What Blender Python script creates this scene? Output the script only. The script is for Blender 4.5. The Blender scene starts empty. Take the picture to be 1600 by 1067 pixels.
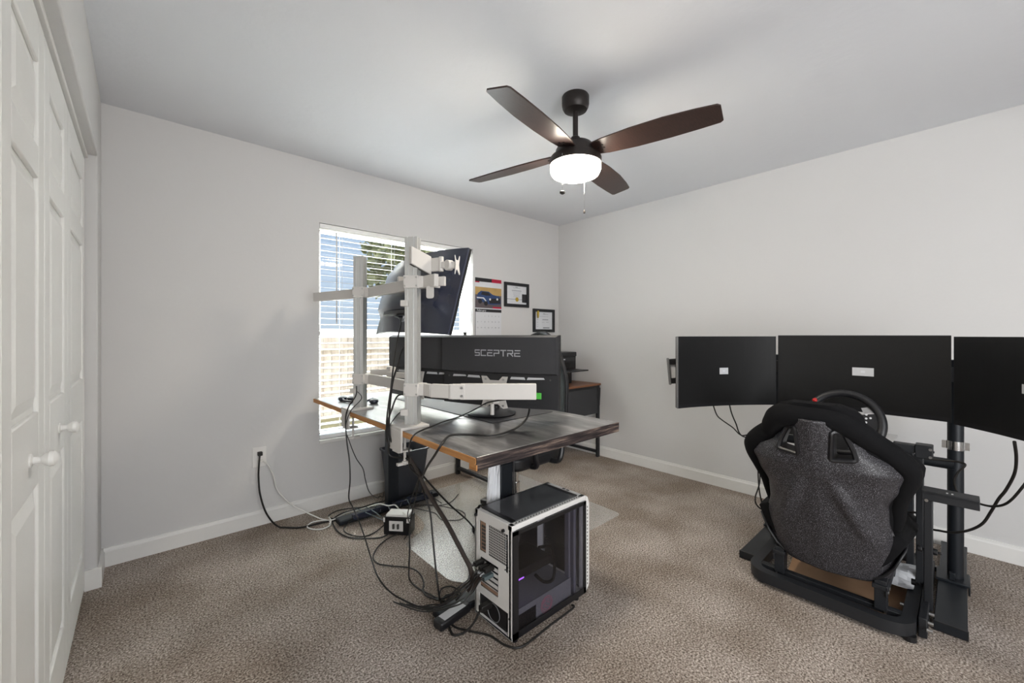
import bpy, bmesh, math, random
from mathutils import Vector, Matrix, Euler
random.seed(7)
PI = math.pi
scene = bpy.context.scene
COL = scene.collection

# ---------------------------------------------------------------- camera
TH = math.atan2(705.0, 639.0)            # room axes seen from the lens direction
cam_d = bpy.data.cameras.new('camera')
cam = bpy.data.objects.new('camera', cam_d); COL.objects.link(cam)
cam.location = (0, 0, 1.22)
cam.rotation_euler = (PI/2, 0, -(PI/2 - TH))
cam_d.sensor_width = 36; cam_d.lens = 36*639/1600.0
cam_d.shift_y = -10/1600.0
cam_d.clip_start = 0.02
scene.camera = cam

# ---------------------------------------------------------------- view, world, lights
scene.view_settings.view_transform = 'Standard'
scene.view_settings.look = 'None'
scene.view_settings.gamma = 1
scene.view_settings.use_curve_mapping = False
scene.view_settings.exposure = 0.82
w = bpy.data.worlds.new('world'); scene.world = w; w.use_nodes = True
nt = w.node_tree; bg = nt.nodes['Background']
tc = nt.nodes.new('ShaderNodeTexCoord'); sp = nt.nodes.new('ShaderNodeSeparateXYZ')
rp = nt.nodes.new('ShaderNodeValToRGB')
nt.links.new(tc.outputs['Generated'], sp.inputs[0]); nt.links.new(sp.outputs['Z'], rp.inputs[0])
rp.color_ramp.elements[0].position = 0.0; rp.color_ramp.elements[0].color = (.78, .88, 1, 1)
rp.color_ramp.elements[1].position = 0.55; rp.color_ramp.elements[1].color = (.36, .56, .92, 1)
nt.links.new(rp.outputs[0], bg.inputs[0]); bg.inputs[1].default_value = .50

def area(name, loc, target, sx, sy, power, color=(1, 1, 1)):
    l = bpy.data.lights.new(name, 'AREA'); l.shape = 'RECTANGLE'; l.size = sx; l.size_y = sy
    l.energy = power; l.color = color
    o = bpy.data.objects.new(name, l); COL.objects.link(o); o.location = loc
    d = Vector(target) - Vector(loc)
    o.rotation_euler = d.to_track_quat('-Z', 'Y').to_euler()
    return o
area('sky_daylight_at_window', (1.6, 3.75, 2.75), (1.6, 2.2, .9), 2.2, .9, 170, (.96, .98, 1.0))
area('sunlit_ground_bounce', (1.6, 3.75, -.15), (1.6, 2.2, 2.3), 2.2, .8, 440, (1.0, .96, .90))
area('camera_side_fill', (.25, -2.05, 1.25), (2.75, .8, 1.65), 2.0, 1.8, 56, (.98, .99, 1.0))  # added fill lamp behind the camera, brightens the room; no known source
sun = bpy.data.lights.new('sun', 'SUN'); sun.energy = 1.5; sun.angle = math.radians(3); sun.color = (1, .96, .9)
so = bpy.data.objects.new('sun', sun); COL.objects.link(so); so.rotation_euler = (math.radians(38), 0, math.radians(25))

# ---------------------------------------------------------------- helpers
XD = (math.sin(TH), math.cos(TH)); YD = (-math.cos(TH), math.sin(TH))
def P(px, py, X=None, Y=None, Z=None):
    """a spot in the room: where the line of sight meets a known plane of the room"""
    r = (px-800)/639.; u = (523.5-py)/639.
    d = (r*XD[0]+XD[1], r*YD[0]+YD[1], u)
    t = X/d[0] if X is not None else Y/d[1] if Y is not None else (Z-1.22)/d[2]
    return Vector((d[0]*t, d[1]*t, 1.22+d[2]*t))

def BM(): return bmesh.new()
def box(bm, c, s, rot=None):
    m = Matrix.Translation(c) @ (rot.to_matrix().to_4x4() if rot else Matrix()) @ Matrix.Diagonal((s[0], s[1], s[2], 1))
    bmesh.ops.create_cube(bm, size=1, matrix=m); return bm
def bx(bm, x0, x1, y0, y1, z0, z1):
    return box(bm, ((x0+x1)/2, (y0+y1)/2, (z0+z1)/2), (abs(x1-x0), abs(y1-y0), abs(z1-z0)))
def bar(bm, a, b, w, h, up=(0, 0, 1)):
    """rectangular bar from a to b, w across, h along up"""
    a = Vector(a); b = Vector(b); d = (b-a); L = d.length; d.normalize(); up = Vector(up)
    s = d.cross(up)
    if s.length < 1e-5: s = d.cross(Vector((1, 0, 0)))
    s.normalize(); u = s.cross(d).normalized()
    m = Matrix(((d.x, s.x, u.x), (d.y, s.y, u.y), (d.z, s.z, u.z))).to_4x4()
    m.translation = (a+b)/2
    bmesh.ops.create_cube(bm, size=1, matrix=m @ Matrix.Diagonal((L, w, h, 1))); return bm
def cyl(bm, a, b, r, r2=None, n=24):
    a = Vector(a); b = Vector(b); d = b-a
    m = d.to_track_quat('Z', 'Y').to_matrix().to_4x4(); m.translation = (a+b)/2
    bmesh.ops.create_cone(bm, cap_ends=True, segments=n, radius1=r, radius2=r if r2 is None else r2, depth=d.length, matrix=m); return bm
def sph(bm, c, r, s=(1, 1, 1)):
    bmesh.ops.create_uvsphere(bm, u_segments=20, v_segments=12, radius=r, matrix=Matrix.Translation(c) @ Matrix.Diagonal((s[0], s[1], s[2], 1))); return bm
def lathe(bm, prof, c=(0, 0, 0), n=48, mat=None):
    m = mat or Matrix.Translation(c); rings = []
    for r, z in prof:
        if r < 1e-6: rings.append([bm.verts.new(m @ Vector((0, 0, z)))])
        else: rings.append([bm.verts.new(m @ Vector((r*math.cos(2*PI*k/n), r*math.sin(2*PI*k/n), z))) for k in range(n)])
    for A, B in zip(rings, rings[1:]):
        for k in range(n):
            k2 = (k+1) % n
            if len(A) == 1 and len(B) == 1: continue
            if len(A) == 1: bm.faces.new((A[0], B[k2], B[k]))
            elif len(B) == 1: bm.faces.new((A[k], A[k2], B[0]))
            else: bm.faces.new((A[k], A[k2], B[k2], B[k]))
    return bm
def smooth_path(pts, sub=6, closed=False):
    pts = [Vector(p) for p in pts]; n = len(pts); out = []
    if n < 3: return pts
    rng = range(n) if closed else range(n-1)
    for i in rng:
        if closed: p0, p1, p2, p3 = pts[i-1], pts[i], pts[(i+1) % n], pts[(i+2) % n]
        else: p0, p1, p2, p3 = pts[max(i-1, 0)], pts[i], pts[i+1], pts[min(i+2, n-1)]
        for k in range(sub):
            t = k/sub
            out.append(.5*((2*p1)+(p2-p0)*t+(2*p0-5*p1+4*p2-p3)*t*t+(3*p1-p0-3*p2+p3)*t**3))
    if not closed: out.append(pts[-1])
    return out
def tube(bm, pts, r, n=8, sub=6, closed=False, prof=None, zmin=None):
    """prof: list of (a,b) offsets for a non-round section (a sideways, b upwards)"""
    p = smooth_path(pts, sub, closed) if sub > 1 else [Vector(q) for q in pts]
    if zmin is not None:
        for q in p: q.z = max(q.z, zmin)
    N = len(p); rings = []; prev = None
    for i in range(N):
        if closed: t = p[(i+1) % N]-p[i-1]
        else: t = p[min(i+1, N-1)]-p[max(i-1, 0)]
        if t.length < 1e-9: t = Vector((0, 0, 1))
        t.normalize()
        if prof:
            s = t.cross(Vector((0, 0, 1)))
            if s.length < 1e-4: s = prev or Vector((1, 0, 0))
        else:
            s = prev - t*prev.dot(t) if prev else t.cross(Vector((.13, .27, .95)))
            if s.length < 1e-5: s = t.orthogonal()
        s.normalize(); prev = s.copy(); u = s.cross(t).normalized()
        if prof: rings.append([bm.verts.new(p[i]+s*a+u*b) for a, b in prof])
        else:
            rr = r(i/(N-1)) if callable(r) else r
            rings.append([bm.verts.new(p[i]+(s*math.cos(2*PI*k/n)+u*math.sin(2*PI*k/n))*rr) for k in range(n)])
    m = len(rings[0]); rg = range(N) if closed else range(N-1)
    for i in rg:
        A, B = rings[i], rings[(i+1) % N]
        for k in range(m): bm.faces.new((A[k], A[(k+1) % m], B[(k+1) % m], B[k]))
    if not closed:
        bm.faces.new(rings[0]); bm.faces.new(rings[-1][::-1])
    return bm
def rect_prof(w, h): return [(-w/2, -h/2), (w/2, -h/2), (w/2, h/2), (-w/2, h/2)]
def prism(bm, poly, fn):
    """poly: 2D outline; fn(p, k) -> 3D for k=0 (one face) and 1 (other face)"""
    A = [bm.verts.new(fn(p, 0)) for p in poly]; B = [bm.verts.new(fn(p, 1)) for p in poly]
    bm.faces.new(A); bm.faces.new(B[::-1]); n = len(poly)
    for i in range(n): bm.faces.new((A[i], B[i], B[(i+1) % n], A[(i+1) % n]))
    return bm
def slab(bm, poly, z0, z1): return prism(bm, poly, lambda p, k: Vector((p[0], p[1], z1 if k else z0)))
def roundpoly(pts, r, n=5):
    out = []; N = len(pts)
    for i in range(N):
        p = Vector(pts[i]); a = Vector(pts[i-1])-p; b = Vector(pts[(i+1) % N])-p
        rr = r[i] if isinstance(r, (list, tuple)) else r
        rr = min(rr, a.length*.49, b.length*.49)
        if rr <= 0: out.append((p.x, p.y)); continue
        p1 = p+a.normalized()*rr; p2 = p+b.normalized()*rr
        for k in range(n+1):
            t = k/n; q = p1*(1-t)**2+p*2*t*(1-t)+p2*t*t; out.append((q.x, q.y))
    return out

def obj(name, bm, mat, parent=None, bevel=0, smooth=False, seg=2, solid=0, subd=0):
    bmesh.ops.recalc_face_normals(bm, faces=bm.faces)
    me = bpy.data.meshes.new(name); bm.to_mesh(me); bm.free()
    o = bpy.data.objects.new(name, me); COL.objects.link(o)
    me.materials.append(mat)
    if smooth or bevel:
        for f in me.polygons: f.use_smooth = True
        if hasattr(me, 'set_sharp_from_angle'): me.set_sharp_from_angle(angle=math.radians(35 if not subd else 180))
    if solid:
        m = o.modifiers.new('thick', 'SOLIDIFY'); m.thickness = solid; m.offset = 0
    if bevel:
        m = o.modifiers.new('bev', 'BEVEL'); m.width = bevel; m.segments = seg; m.limit_method = 'ANGLE'; m.harden_normals = False
    if subd:
        m = o.modifiers.new('sub', 'SUBSURF'); m.levels = subd; m.render_levels = subd
    if parent: 
        o.parent = parent; o.matrix_parent_inverse = parent.matrix_basis.inverted()
    return o
def parts(name, bm, mat_, parent=None, **kw):
    """one object for every separate piece of the mesh"""
    left = set(bm.verts); out = []
    while left:
        v = left.pop(); st = [v]; isl = [v]
        while st:
            q = st.pop()
            for e in q.link_edges:
                w_ = e.other_vert(q)
                if w_ in left: left.remove(w_); st.append(w_); isl.append(w_)
        out.append(isl)
    objs = []
    for isl in out:
        nb = bmesh.new(); mp = {v: nb.verts.new(v.co) for v in isl}; s = set(isl)
        for fc in {fc for v in isl for fc in v.link_faces}: nb.faces.new([mp[v] for v in fc.verts])
        objs.append(obj(name, nb, mat_, parent, **kw))
    bm.free(); return objs
def tag(o, label, cat=None, group=None):
    o['label'] = label
    if cat: o['category'] = cat
    if group: o['group'] = group
    return o
def thing(name, label, cat, loc=(0, 0, 0), group=None):
    o = bpy.data.objects.new(name, None); COL.objects.link(o); o.location = loc
    o.empty_display_size = .05
    return tag(o, label, cat, group)
def struct(o):
    o['kind'] = 'structure'; return o

# ---------------------------------------------------------------- materials
def srgb(c):
    if isinstance(c, str): c = tuple(int(c[i:i+2], 16)/255 for i in (0, 2, 4))
    return tuple((x/12.92 if x <= .04045 else ((x+.055)/1.055)**2.4) for x in c)+(1,)
def mat(name, color, rough=.5, metal=0, noise=0, nscale=40, bump=0, bscale=200, spec=.5, emit=None, estr=0, alpha=1, trans=0, coat=0):
    m = bpy.data.materials.new(name); m.use_nodes = True; t = m.node_tree; b = t.nodes['Principled BSDF']
    c = srgb(color)
    b.inputs['Base Color'].default_value = c; b.inputs['Roughness'].default_value = rough; b.inputs['Metallic'].default_value = metal
    b.inputs['Specular IOR Level'].default_value = spec
    if coat: b.inputs['Coat Weight'].default_value = coat
    if trans: b.inputs['Transmission Weight'].default_value = trans
    if emit: b.inputs['Emission Color'].default_value = srgb(emit); b.inputs['Emission Strength'].default_value = estr
    if alpha < 1: b.inputs['Alpha'].default_value = alpha
    co = t.nodes.new('ShaderNodeTexCoord')
    n = t.nodes.new('ShaderNodeTexNoise'); n.inputs['Scale'].default_value = nscale; n.inputs['Detail'].default_value = 4
    t.links.new(co.outputs['Object'], n.inputs['Vector'])
    k = noise if noise else .02
    mx = t.nodes.new('ShaderNodeMix'); mx.data_type = 'RGBA'
    mx.inputs[6].default_value = tuple(x*(1-k) for x in c[:3])+(1,); mx.inputs[7].default_value = tuple(min(1, x*(1+k)) for x in c[:3])+(1,)
    t.links.new(n.outputs['Fac'], mx.inputs[0]); t.links.new(mx.outputs[2], b.inputs['Base Color'])
    if bump:
        n2 = t.nodes.new('ShaderNodeTexNoise'); n2.inputs['Scale'].default_value = bscale; n2.inputs['Detail'].default_value = 3
        t.links.new(co.outputs['Object'], n2.inputs['Vector'])
        bp = t.nodes.new('ShaderNodeBump'); bp.inputs['Strength'].default_value = bump; bp.inputs['Distance'].default_value = .004
        t.links.new(n2.outputs['Fac'], bp.inputs['Height']); t.links.new(bp.outputs[0], b.inputs['Normal'])
    return m
def node_mat(name, rough=.5, spec=.5, metal=0):
    m = bpy.data.materials.new(name); m.use_nodes = True; t = m.node_tree; b = t.nodes['Principled BSDF']
    b.inputs['Roughness'].default_value = rough; b.inputs['Specular IOR Level'].default_value = spec; b.inputs['Metallic'].default_value = metal
    co = t.nodes.new('ShaderNodeTexCoord'); return m, t, b, co
def ramp(t, fac, stops):
    r = t.nodes.new('ShaderNodeValToRGB'); e = r.color_ramp.elements
    while len(e) < len(stops): e.new(.5)
    for el, (p, c) in zip(e, stops): el.position = p; el.color = srgb(c)
    t.links.new(fac, r.inputs[0]); return r.outputs[0]
def noise(t, co, scale, detail=4, mapping=None, rough=.5, out='Object'):
    n = t.nodes.new('ShaderNodeTexNoise'); n.inputs['Scale'].default_value = scale; n.inputs['Detail'].default_value = detail
    n.inputs['Roughness'].default_value = rough
    src = co.outputs[out]
    if mapping:
        mp = t.nodes.new('ShaderNodeMapping'); mp.inputs['Scale'].default_value = mapping; t.links.new(src, mp.inputs[0]); src = mp.outputs[0]
    t.links.new(src, n.inputs['Vector']); return n.outputs['Fac']
def bump(t, b, h, s, d=.004):
    bp = t.nodes.new('ShaderNodeBump'); bp.inputs['Strength'].default_value = s; bp.inputs['Distance'].default_value = d
    t.links.new(h, bp.inputs['Height']); t.links.new(bp.outputs[0], b.inputs['Normal'])

M = {}
M['wall'] = mat('wall_paint', 'd4d3d2', .75, noise=.012, nscale=3, bump=.12, bscale=55, spec=.25)
M['ceil'] = mat('ceiling_paint', 'e2e4e8', .85, noise=.012, nscale=4, bump=.35, bscale=22, spec=.2)
M['trim'] = mat('white_trim_paint', 'e6e5e2', .4, spec=.4)
M['door'] = mat('white_door_paint', 'ebebe8', .38, spec=.4)
M['vinyl'] = mat('white_vinyl', 'eeeeec', .4)
M['slat'] = mat('white_faux_wood', 'f4f4f2', .45)
m, t, b, co = node_mat('carpet_pile', .95, .1); M['carpet'] = m
n1 = noise(t, co, 135, 3, rough=.75); n2 = noise(t, co, 2.2, 3)
c1 = ramp(t, n1, [(.35, '4d443e'), (.45, '968a80'), (.54, 'c0b4aa'), (.64, 'efe7de')])
c2 = ramp(t, n2, [(.35, 'cfcac4'), (.65, 'ffffff')])
mx = t.nodes.new('ShaderNodeMix'); mx.data_type = 'RGBA'; mx.blend_type = 'MULTIPLY'; mx.inputs[0].default_value = 1
t.links.new(c1, mx.inputs[6]); t.links.new(c2, mx.inputs[7]); t.links.new(mx.outputs[2], b.inputs['Base Color'])
bump(t, b, noise(t, co, 170, 3, rough=.6), .8, .008)

m, t, b, co = node_mat('distressed_grey_wood', .34, .9); M['desk'] = m
a = noise(t, co, 5, 6, (1.2, .35, 1), .65)
c = ramp(t, a, [(.34, '333234'), (.44, '5a595a'), (.53, '7c7b7b'), (.64, 'b9b7b5')])
f = noise(t, co, 30, 4, (1.2, .12, 1), .6)
c2 = ramp(t, f, [(.35, 'b8b6b4'), (.7, 'ffffff')])
mx = t.nodes.new('ShaderNodeMix'); mx.data_type = 'RGBA'; mx.blend_type = 'MULTIPLY'; mx.inputs[0].default_value = 1
t.links.new(c, mx.inputs[6]); t.links.new(c2, mx.inputs[7]); t.links.new(mx.outputs[2], b.inputs['Base Color'])
bump(t, b, f, .12); b.inputs['Coat Weight'].default_value = 1; b.inputs['Coat Roughness'].default_value = .22; b.inputs['Coat IOR'].default_value = 1.9
m, t, b, co = node_mat('worn_dark_edge', .6, .4); M['deskedge'] = m
a = noise(t, co, 9, 6, (.5, 1, 9), .7)
t.links.new(ramp(t, a, [(.40, '1c1717'), (.52, '3a302f'), (.60, '66574f'), (.74, 'a3917f')]), b.inputs['Base Color']); bump(t, b, a, .5)
m, t, b, co = node_mat('raw_pine', .6, .3); M['pine'] = m
a = noise(t, co, 14, 4, (1, .2, 4)); t.links.new(ramp(t, a, [(.3, 'a06a3c'), (.7, 'd09a62')]), b.inputs['Base Color'])
m, t, b, co = node_mat('walnut_top', .4, .4); M['walnut'] = m
a = noise(t, co, 10, 4, (.2, 3, 1)); t.links.new(ramp(t, a, [(.3, '6b4630'), (.7, '946345')]), b.inputs['Base Color'])
m, t, b, co = node_mat('fan_blade_wood', .33, .5); M['blade'] = m
a = noise(t, co, 60, 5, (.6, 8, 1), .6); t.links.new(ramp(t, a, [(.3, '261b19'), (.7, '42302b')]), b.inputs['Base Color'])
m, t, b, co = node_mat('speckled_seat_shell', .48, .45); M['shell'] = m
a = noise(t, co, 420, 2, rough=.8); t.links.new(ramp(t, a, [(.46, '131114'), (.58, '2c2a2f'), (.68, 'b4b3b9')]), b.inputs['Base Color'])
m, t, b, co = node_mat('cardboard', .8, .2); M['ply'] = m
a = noise(t, co, 6, 4); t.links.new(ramp(t, a, [(.3, 'a58468'), (.7, 'ba9677')]), b.inputs['Base Color'])
m, t, b, co = node_mat('perforated_white_steel', .5, .4); M['mesh'] = m
vo = t.nodes.new('ShaderNodeTexVoronoi'); vo.inputs['Scale'].default_value = 95; vo.voronoi_dimensions = '2D'; vo.inputs['Randomness'].default_value = 0
sx = t.nodes.new('ShaderNodeSeparateXYZ'); cx_ = t.nodes.new('ShaderNodeCombineXYZ'); t.links.new(co.outputs['Object'], sx.inputs[0]); t.links.new(sx.outputs[1], cx_.inputs[0]); t.links.new(sx.outputs[2], cx_.inputs[1])
t.links.new(cx_.outputs[0], vo.inputs['Vector']); t.links.new(ramp(t, vo.outputs['Distance'], [(.30, '2a2a2c'), (.42, 'bdbbb8')]), b.inputs['Base Color'])
M['fabric'] = mat('black_seat_fabric', '0e0e10', .9, noise=.2, nscale=300, bump=.25, bscale=500, spec=.2)
M['leather'] = mat('black_vinyl', '17171a', .45, bump=.1, bscale=150)
M['black'] = mat('black_powder_coat', '191b1f', .5, bump=.06, bscale=400)
M['blackm'] = mat('matte_black_steel', '1f2328', .42, metal=.3)
M['plastic'] = mat('black_plastic', '151518', .38)
M['bluebk'] = mat('blue_black_plastic', '1e2438', .27, spec=.8)
M['greyp'] = mat('dark_grey_plastic', '303033', .5)
M['greyp2'] = mat('charcoal_plastic', '232326', .45)
M['bezel'] = mat('grey_bezel', '77787a', .4)
M['logo'] = mat('silver_print', 'a2a3a6', .4)
M['screen'] = mat('switched_off_screen', '08080a', .30, spec=.45)
M['screenm'] = mat('matte_screen', '0a0a0b', .42, spec=.5)
M['label'] = mat('grey_sticker', 'c9cacc', .45)
M['white'] = mat('white_plastic', 'e4e2df', .42)
M['whitesteel'] = mat('white_painted_steel', 'cfcbc6', .38)
M['alu'] = mat('anodised_aluminium', 'cfcfcd', .32, metal=.55)
M['slot'] = mat('dark_slot', '4a4845', .6)
M['chrome'] = mat('polished_steel', 'd0d0d0', .18, metal=1)
M['steel'] = mat('zinc_screw', 'b9b9b8', .3, metal=1)
M['bronze'] = mat('dark_bronze', '2c2725', .45, metal=.4)
M['lens'] = mat('lit_frosted_glass', 'ffffff', .5, emit='fff4e2', estr=48)
M['cable'] = mat('black_rubber', '171513', .5)
M['cableb'] = mat('brownish_black_rubber', '2a221d', .55)
M['wcable'] = mat('white_rubber', 'e2e0dc', .5)
M['gcable'] = mat('grey_green_rubber', '4e5a5c', .5)
M['paper'] = mat('paper', 'd8dade', .7)
M['ink'] = mat('printed_grey', '8c8f95', .7)
M['inkb'] = mat('printed_black', '232226', .6)
M['red'] = mat('printed_red', 'b3123a', .6)
M['redl'] = mat('red_plastic', 'b52020', .35)
M['maroon'] = mat('maroon_plastic', '5a2222', .5)
M['green'] = mat('green_tag', '55c04a', .45)
M['gold'] = mat('gold_foil', 'c0a23c', .35, metal=.5)
M['can'] = mat('slate_plastic', '3d3f45', .5)
M['pad'] = mat('dark_desk_mat', '3b3a3c', .5)
M['fabgrey'] = mat('dark_grey_fabric', '3c3d40', .9, bump=.2, bscale=300)
M['meshback'] = mat('grey_mesh_fabric', '3f4547', .8, bump=.4, bscale=400)
M['purple'] = mat('violet_light', 'b070e0', .5, emit='b060ff', estr=1.2)
M['amber'] = mat('amber_led', 'e8b040', .5, emit='ffb040', estr=2)
M['brownrec'] = mat('bronze_plate', '9a7c68', .5)
# glass: thin, lets light pass
def glass(name, tint, fac, rough=.03):
    m = bpy.data.materials.new(name); m.use_nodes = True; t = m.node_tree; t.nodes.clear()
    o = t.nodes.new('ShaderNodeOutputMaterial'); tr = t.nodes.new('ShaderNodeBsdfTransparent'); g = t.nodes.new('ShaderNodeBsdfGlossy')
    tr.inputs[0].default_value = srgb(tint); g.inputs['Roughness'].default_value = rough
    mx = t.nodes.new('ShaderNodeMixShader'); fr = t.nodes.new('ShaderNodeFresnel'); fr.inputs[0].default_value = 1.45
    ge = t.nodes.new('ShaderNodeNewGeometry'); mu = t.nodes.new('ShaderNodeMath'); mu.operation = 'MULTIPLY'; su = t.nodes.new('ShaderNodeMath'); su.operation = 'SUBTRACT'; su.inputs[0].default_value = 1
    t.links.new(ge.outputs['Backfacing'], su.inputs[1]); t.links.new(fr.outputs[0], mu.inputs[0]); t.links.new(su.outputs[0], mu.inputs[1]); t.links.new(mu.outputs[0], mx.inputs[0]); t.links.new(tr.outputs[0], mx.inputs[1]); t.links.new(g.outputs[0], mx.inputs[2])
    t.links.new(mx.outputs[0], o.inputs[0]); return m
M['glass'] = glass('window_glass', 'f4f8fa', .1)
M['smoke'] = glass('smoked_glass', 'e0e0e4', .1, .04)
m = bpy.data.materials.new('clear_vinyl_mat'); m.use_nodes = True; t = m.node_tree; b = t.nodes['Principled BSDF']
b.inputs['Base Color'].default_value = srgb('f2f0ec'); b.inputs['Roughness'].default_value = .24; b.inputs['Alpha'].default_value = .24
b.inputs['Specular IOR Level'].default_value = 1.0; b.inputs['Coat Weight'].default_value = 1; b.inputs['Coat IOR'].default_value = 1.55; b.inputs['Coat Roughness'].default_value = .15
co = t.nodes.new('ShaderNodeTexCoord'); bump(t, b, noise(t, co, 9, 4), .5, .01); M['mat'] = m

def stroke_text(bm, segs, fn, w, d=.0012):
    """letters drawn as short bars; segs in letter space, fn maps (u,v,h) to 3D"""
    for (u0, v0, u1, v1) in segs:
        a = Vector((u0, v0)); b_ = Vector((u1, v1)); t_ = (b_-a)
        if t_.length < 1e-6: continue
        t_.normalize(); nn = Vector((-t_.y, t_.x))*w/2; e = t_*w*.5
        q = [a-e-nn, b_+e-nn, b_+e+nn, a-e+nn]
        prism(bm, [(p.x, p.y) for p in q], lambda p, k: fn(p[0], p[1], d*k))
def font_mesh(name, text, size, matrix, mt, parent, extrude=.0006):
    cu = bpy.data.curves.new(name, 'FONT'); cu.body = text; cu.size = size; cu.extrude = extrude; cu.align_x = 'CENTER'; cu.align_y = 'CENTER'
    tmp = bpy.data.objects.new(name+'_t', cu); COL.objects.link(tmp)
    dg = bpy.context.evaluated_depsgraph_get(); me = bpy.data.meshes.new_from_object(tmp.evaluated_get(dg))
    bpy.data.objects.remove(tmp); bpy.data.curves.remove(cu)
    me.transform(matrix); me.name = name; me.materials.clear(); me.materials.append(mt)
    o = bpy.data.objects.new(name, me); COL.objects.link(o)
    if parent: o.parent = parent; o.matrix_parent_inverse = parent.matrix_basis.inverted()
    return o

# ================================================================ ROOM SHELL
XL, XR, YB, YF, ZC = -0.156, 3.457, 3.04, -0.62, 2.44
WX0, WX1, WZ0, WZ1 = 0.927, 2.269, 0.462, 2.012
bm = BM(); bx(bm, -1.2, XR+.12, YF-2.7, YB+.18, -.1, 0); struct(obj('floor', bm, M['carpet']))
bm = BM(); bx(bm, -1.2, XR+.12, YF-2.7, YB+.18, ZC, ZC+.1); struct(obj('ceiling', bm, M['ceil']))  # carried on past the front wall to keep the sun out
bm = BM()
bx(bm, -.95, WX0, YB, YB+.18, 0, ZC); bx(bm, WX1, XR+.12, YB, YB+.18, 0, ZC)
bx(bm, WX0, WX1, YB, YB+.18, 0, WZ0); bx(bm, WX0, WX1, YB, YB+.18, WZ1, ZC)
struct(obj('wall_back', bm, M['wall']))
bm = BM(); bx(bm, XR, XR+.12, YF-.12, YB, 0, ZC); struct(obj('wall_right', bm, M['wall']))
bm = BM(); bx(bm, -.95, -.2, YF-.12, YF, 0, ZC); bx(bm, 3.05, XR, YF-.12, YF, 0, ZC); bx(bm, -.14, 3.05, YF-.12, YF, 2.3, ZC)  # unseen wall; opening made wide to let the added fill lamp through
struct(obj('wall_front', bm, M['wall']))
HZ, CY0, CY1 = 2.085, .40, 2.815                # closet opening
bm = BM(); bx(bm, XL-.1, XL, YF, CY0, 0, ZC); bx(bm, XL-.1, XL, CY1, YB, 0, ZC); bx(bm, XL-.1, XL, CY0, CY1, HZ, ZC)
struct(obj('wall_left', bm, M['wall'], bevel=.006))
bm = BM(); bx(bm, -.95, -.85, YF, YB, 0, ZC); struct(obj('wall_closet', bm, M['wall']))  # unseen back of the closet, put in to block light behind the doors

bm = BM(); bx(bm, -1.2, XR+.12, YF-2.8, YF-2.7, 0, ZC); bx(bm, -1.3, -1.2, YF-2.8, YF, 0, ZC); bx(bm, XR, XR+.12, YF-2.8, YF-.12, 0, ZC); struct(obj('wall_sun_block', bm, M['wall']))  # unseen walls added behind the opening to shut out the sun
def base_prof(bm, a, b, inward):
    """skirting board from a to b, its face towards 'inward'"""
    a = Vector(a); b = Vector(b); iv = Vector(inward)
    prof = [(0, 0), (.014, 0), (.014, .078), (.010, .086), (.008, .097), (0, .097)]
    A = [bm.verts.new(a+iv*x+Vector((0, 0, z))) for x, z in prof]; B = [bm.verts.new(b+iv*x+Vector((0, 0, z))) for x, z in prof]
    bm.faces.new(A); bm.faces.new(B[::-1])
    for i in range(6): bm.faces.new((A[i], A[(i+1) % 6], B[(i+1) % 6], B[i]))
bm = BM(); base_prof(bm, (XL, YB, 0), (XR, YB, 0), (0, -1, 0)); struct(obj('baseboard_back', bm, M['trim']))
bm = BM(); base_prof(bm, (XR, YF, 0), (XR, YB, 0), (-1, 0, 0)); struct(obj('baseboard_right', bm, M['trim']))
bm = BM(); base_prof(bm, (XL, CY1+.0005, 0), (XL, YB, 0), (1, 0, 0)); bx(bm, XL-.045, XL+.014, CY1-.014, CY1, 0, .097)
struct(obj('baseboard_left', bm, M['trim']))

# closet bifold doors
def leaf(parent, y0, y1, knob=None):
    xf = -.200
    bm = BM(); bx(bm, xf-.034, xf-.010, y0, y1, .018, 2.058)
    sw = min(.085, (y1-y0)*.2); rails = [(.018, .20), (.83, 1.02), (1.63, 1.715), (1.935, 2.058)]
    bx(bm, xf-.012, xf, y0, y0+sw, .018, 2.058); bx(bm, xf-.012, xf, y1-sw, y1, .018, 2.058)
    for z0, z1 in rails: bx(bm, xf-.012, xf, y0+sw, y1-sw, z0, z1)
    o = obj('door_leaf', bm, M['door'], parent, bevel=.004)
    for (a0, a1), (b0, b1) in zip(rails, rails[1:]):
        bm = BM(); g = .012; c = .034
        ya, yb, za, zb = y0+sw+g, y1-sw-g, a1+g, b0-g
        A = [(ya, za), (yb, za), (yb, zb), (ya, zb)]; Bq = [(ya+c, za+c), (yb-c, za+c), (yb-c, zb-c), (ya+c, zb-c)]
        va = [bm.verts.new((xf-.0105, *p)) for p in A]; vb = [bm.verts.new((xf-.001, *p)) for p in Bq]
        bm.faces.new(vb); bm.faces.new(va[::-1])
        for i in range(4): bm.faces.new((va[i], va[(i+1) % 4], vb[(i+1) % 4], vb[i]))
        obj('raised_panel', bm, M['door'], o)
    if knob:
        bm = BM(); m = Matrix.Translation((xf, knob, .915)) @ Matrix.Rotation(PI/2, 4, 'Y')
        lathe(bm, [(0, 0), (.017, 0), (.017, .003), (.009, .006), (.008, .018), (.014, .024), (.019, .032), (.0185, .040), (.012, .046), (0, .048)], mat=m, n=28)
        tag(obj('door_knob', bm, M['trim'], parent, smooth=True), 'round white knob')
    return o
d = thing('door_1', 'white six-panel bifold closet door by the window wall corner', 'door', (-.2, 2.5, 0)); struct(d)
leaf(d, 2.205, 2.805); leaf(d, 1.725, 2.199, 1.985)
d = thing('door_2', 'white six-panel bifold closet door nearest the camera', 'door', (-.2, 1.4, 0)); struct(d)
leaf(d, 1.245, 1.717, 1.515); leaf(d, .82, 1.24)
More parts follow.
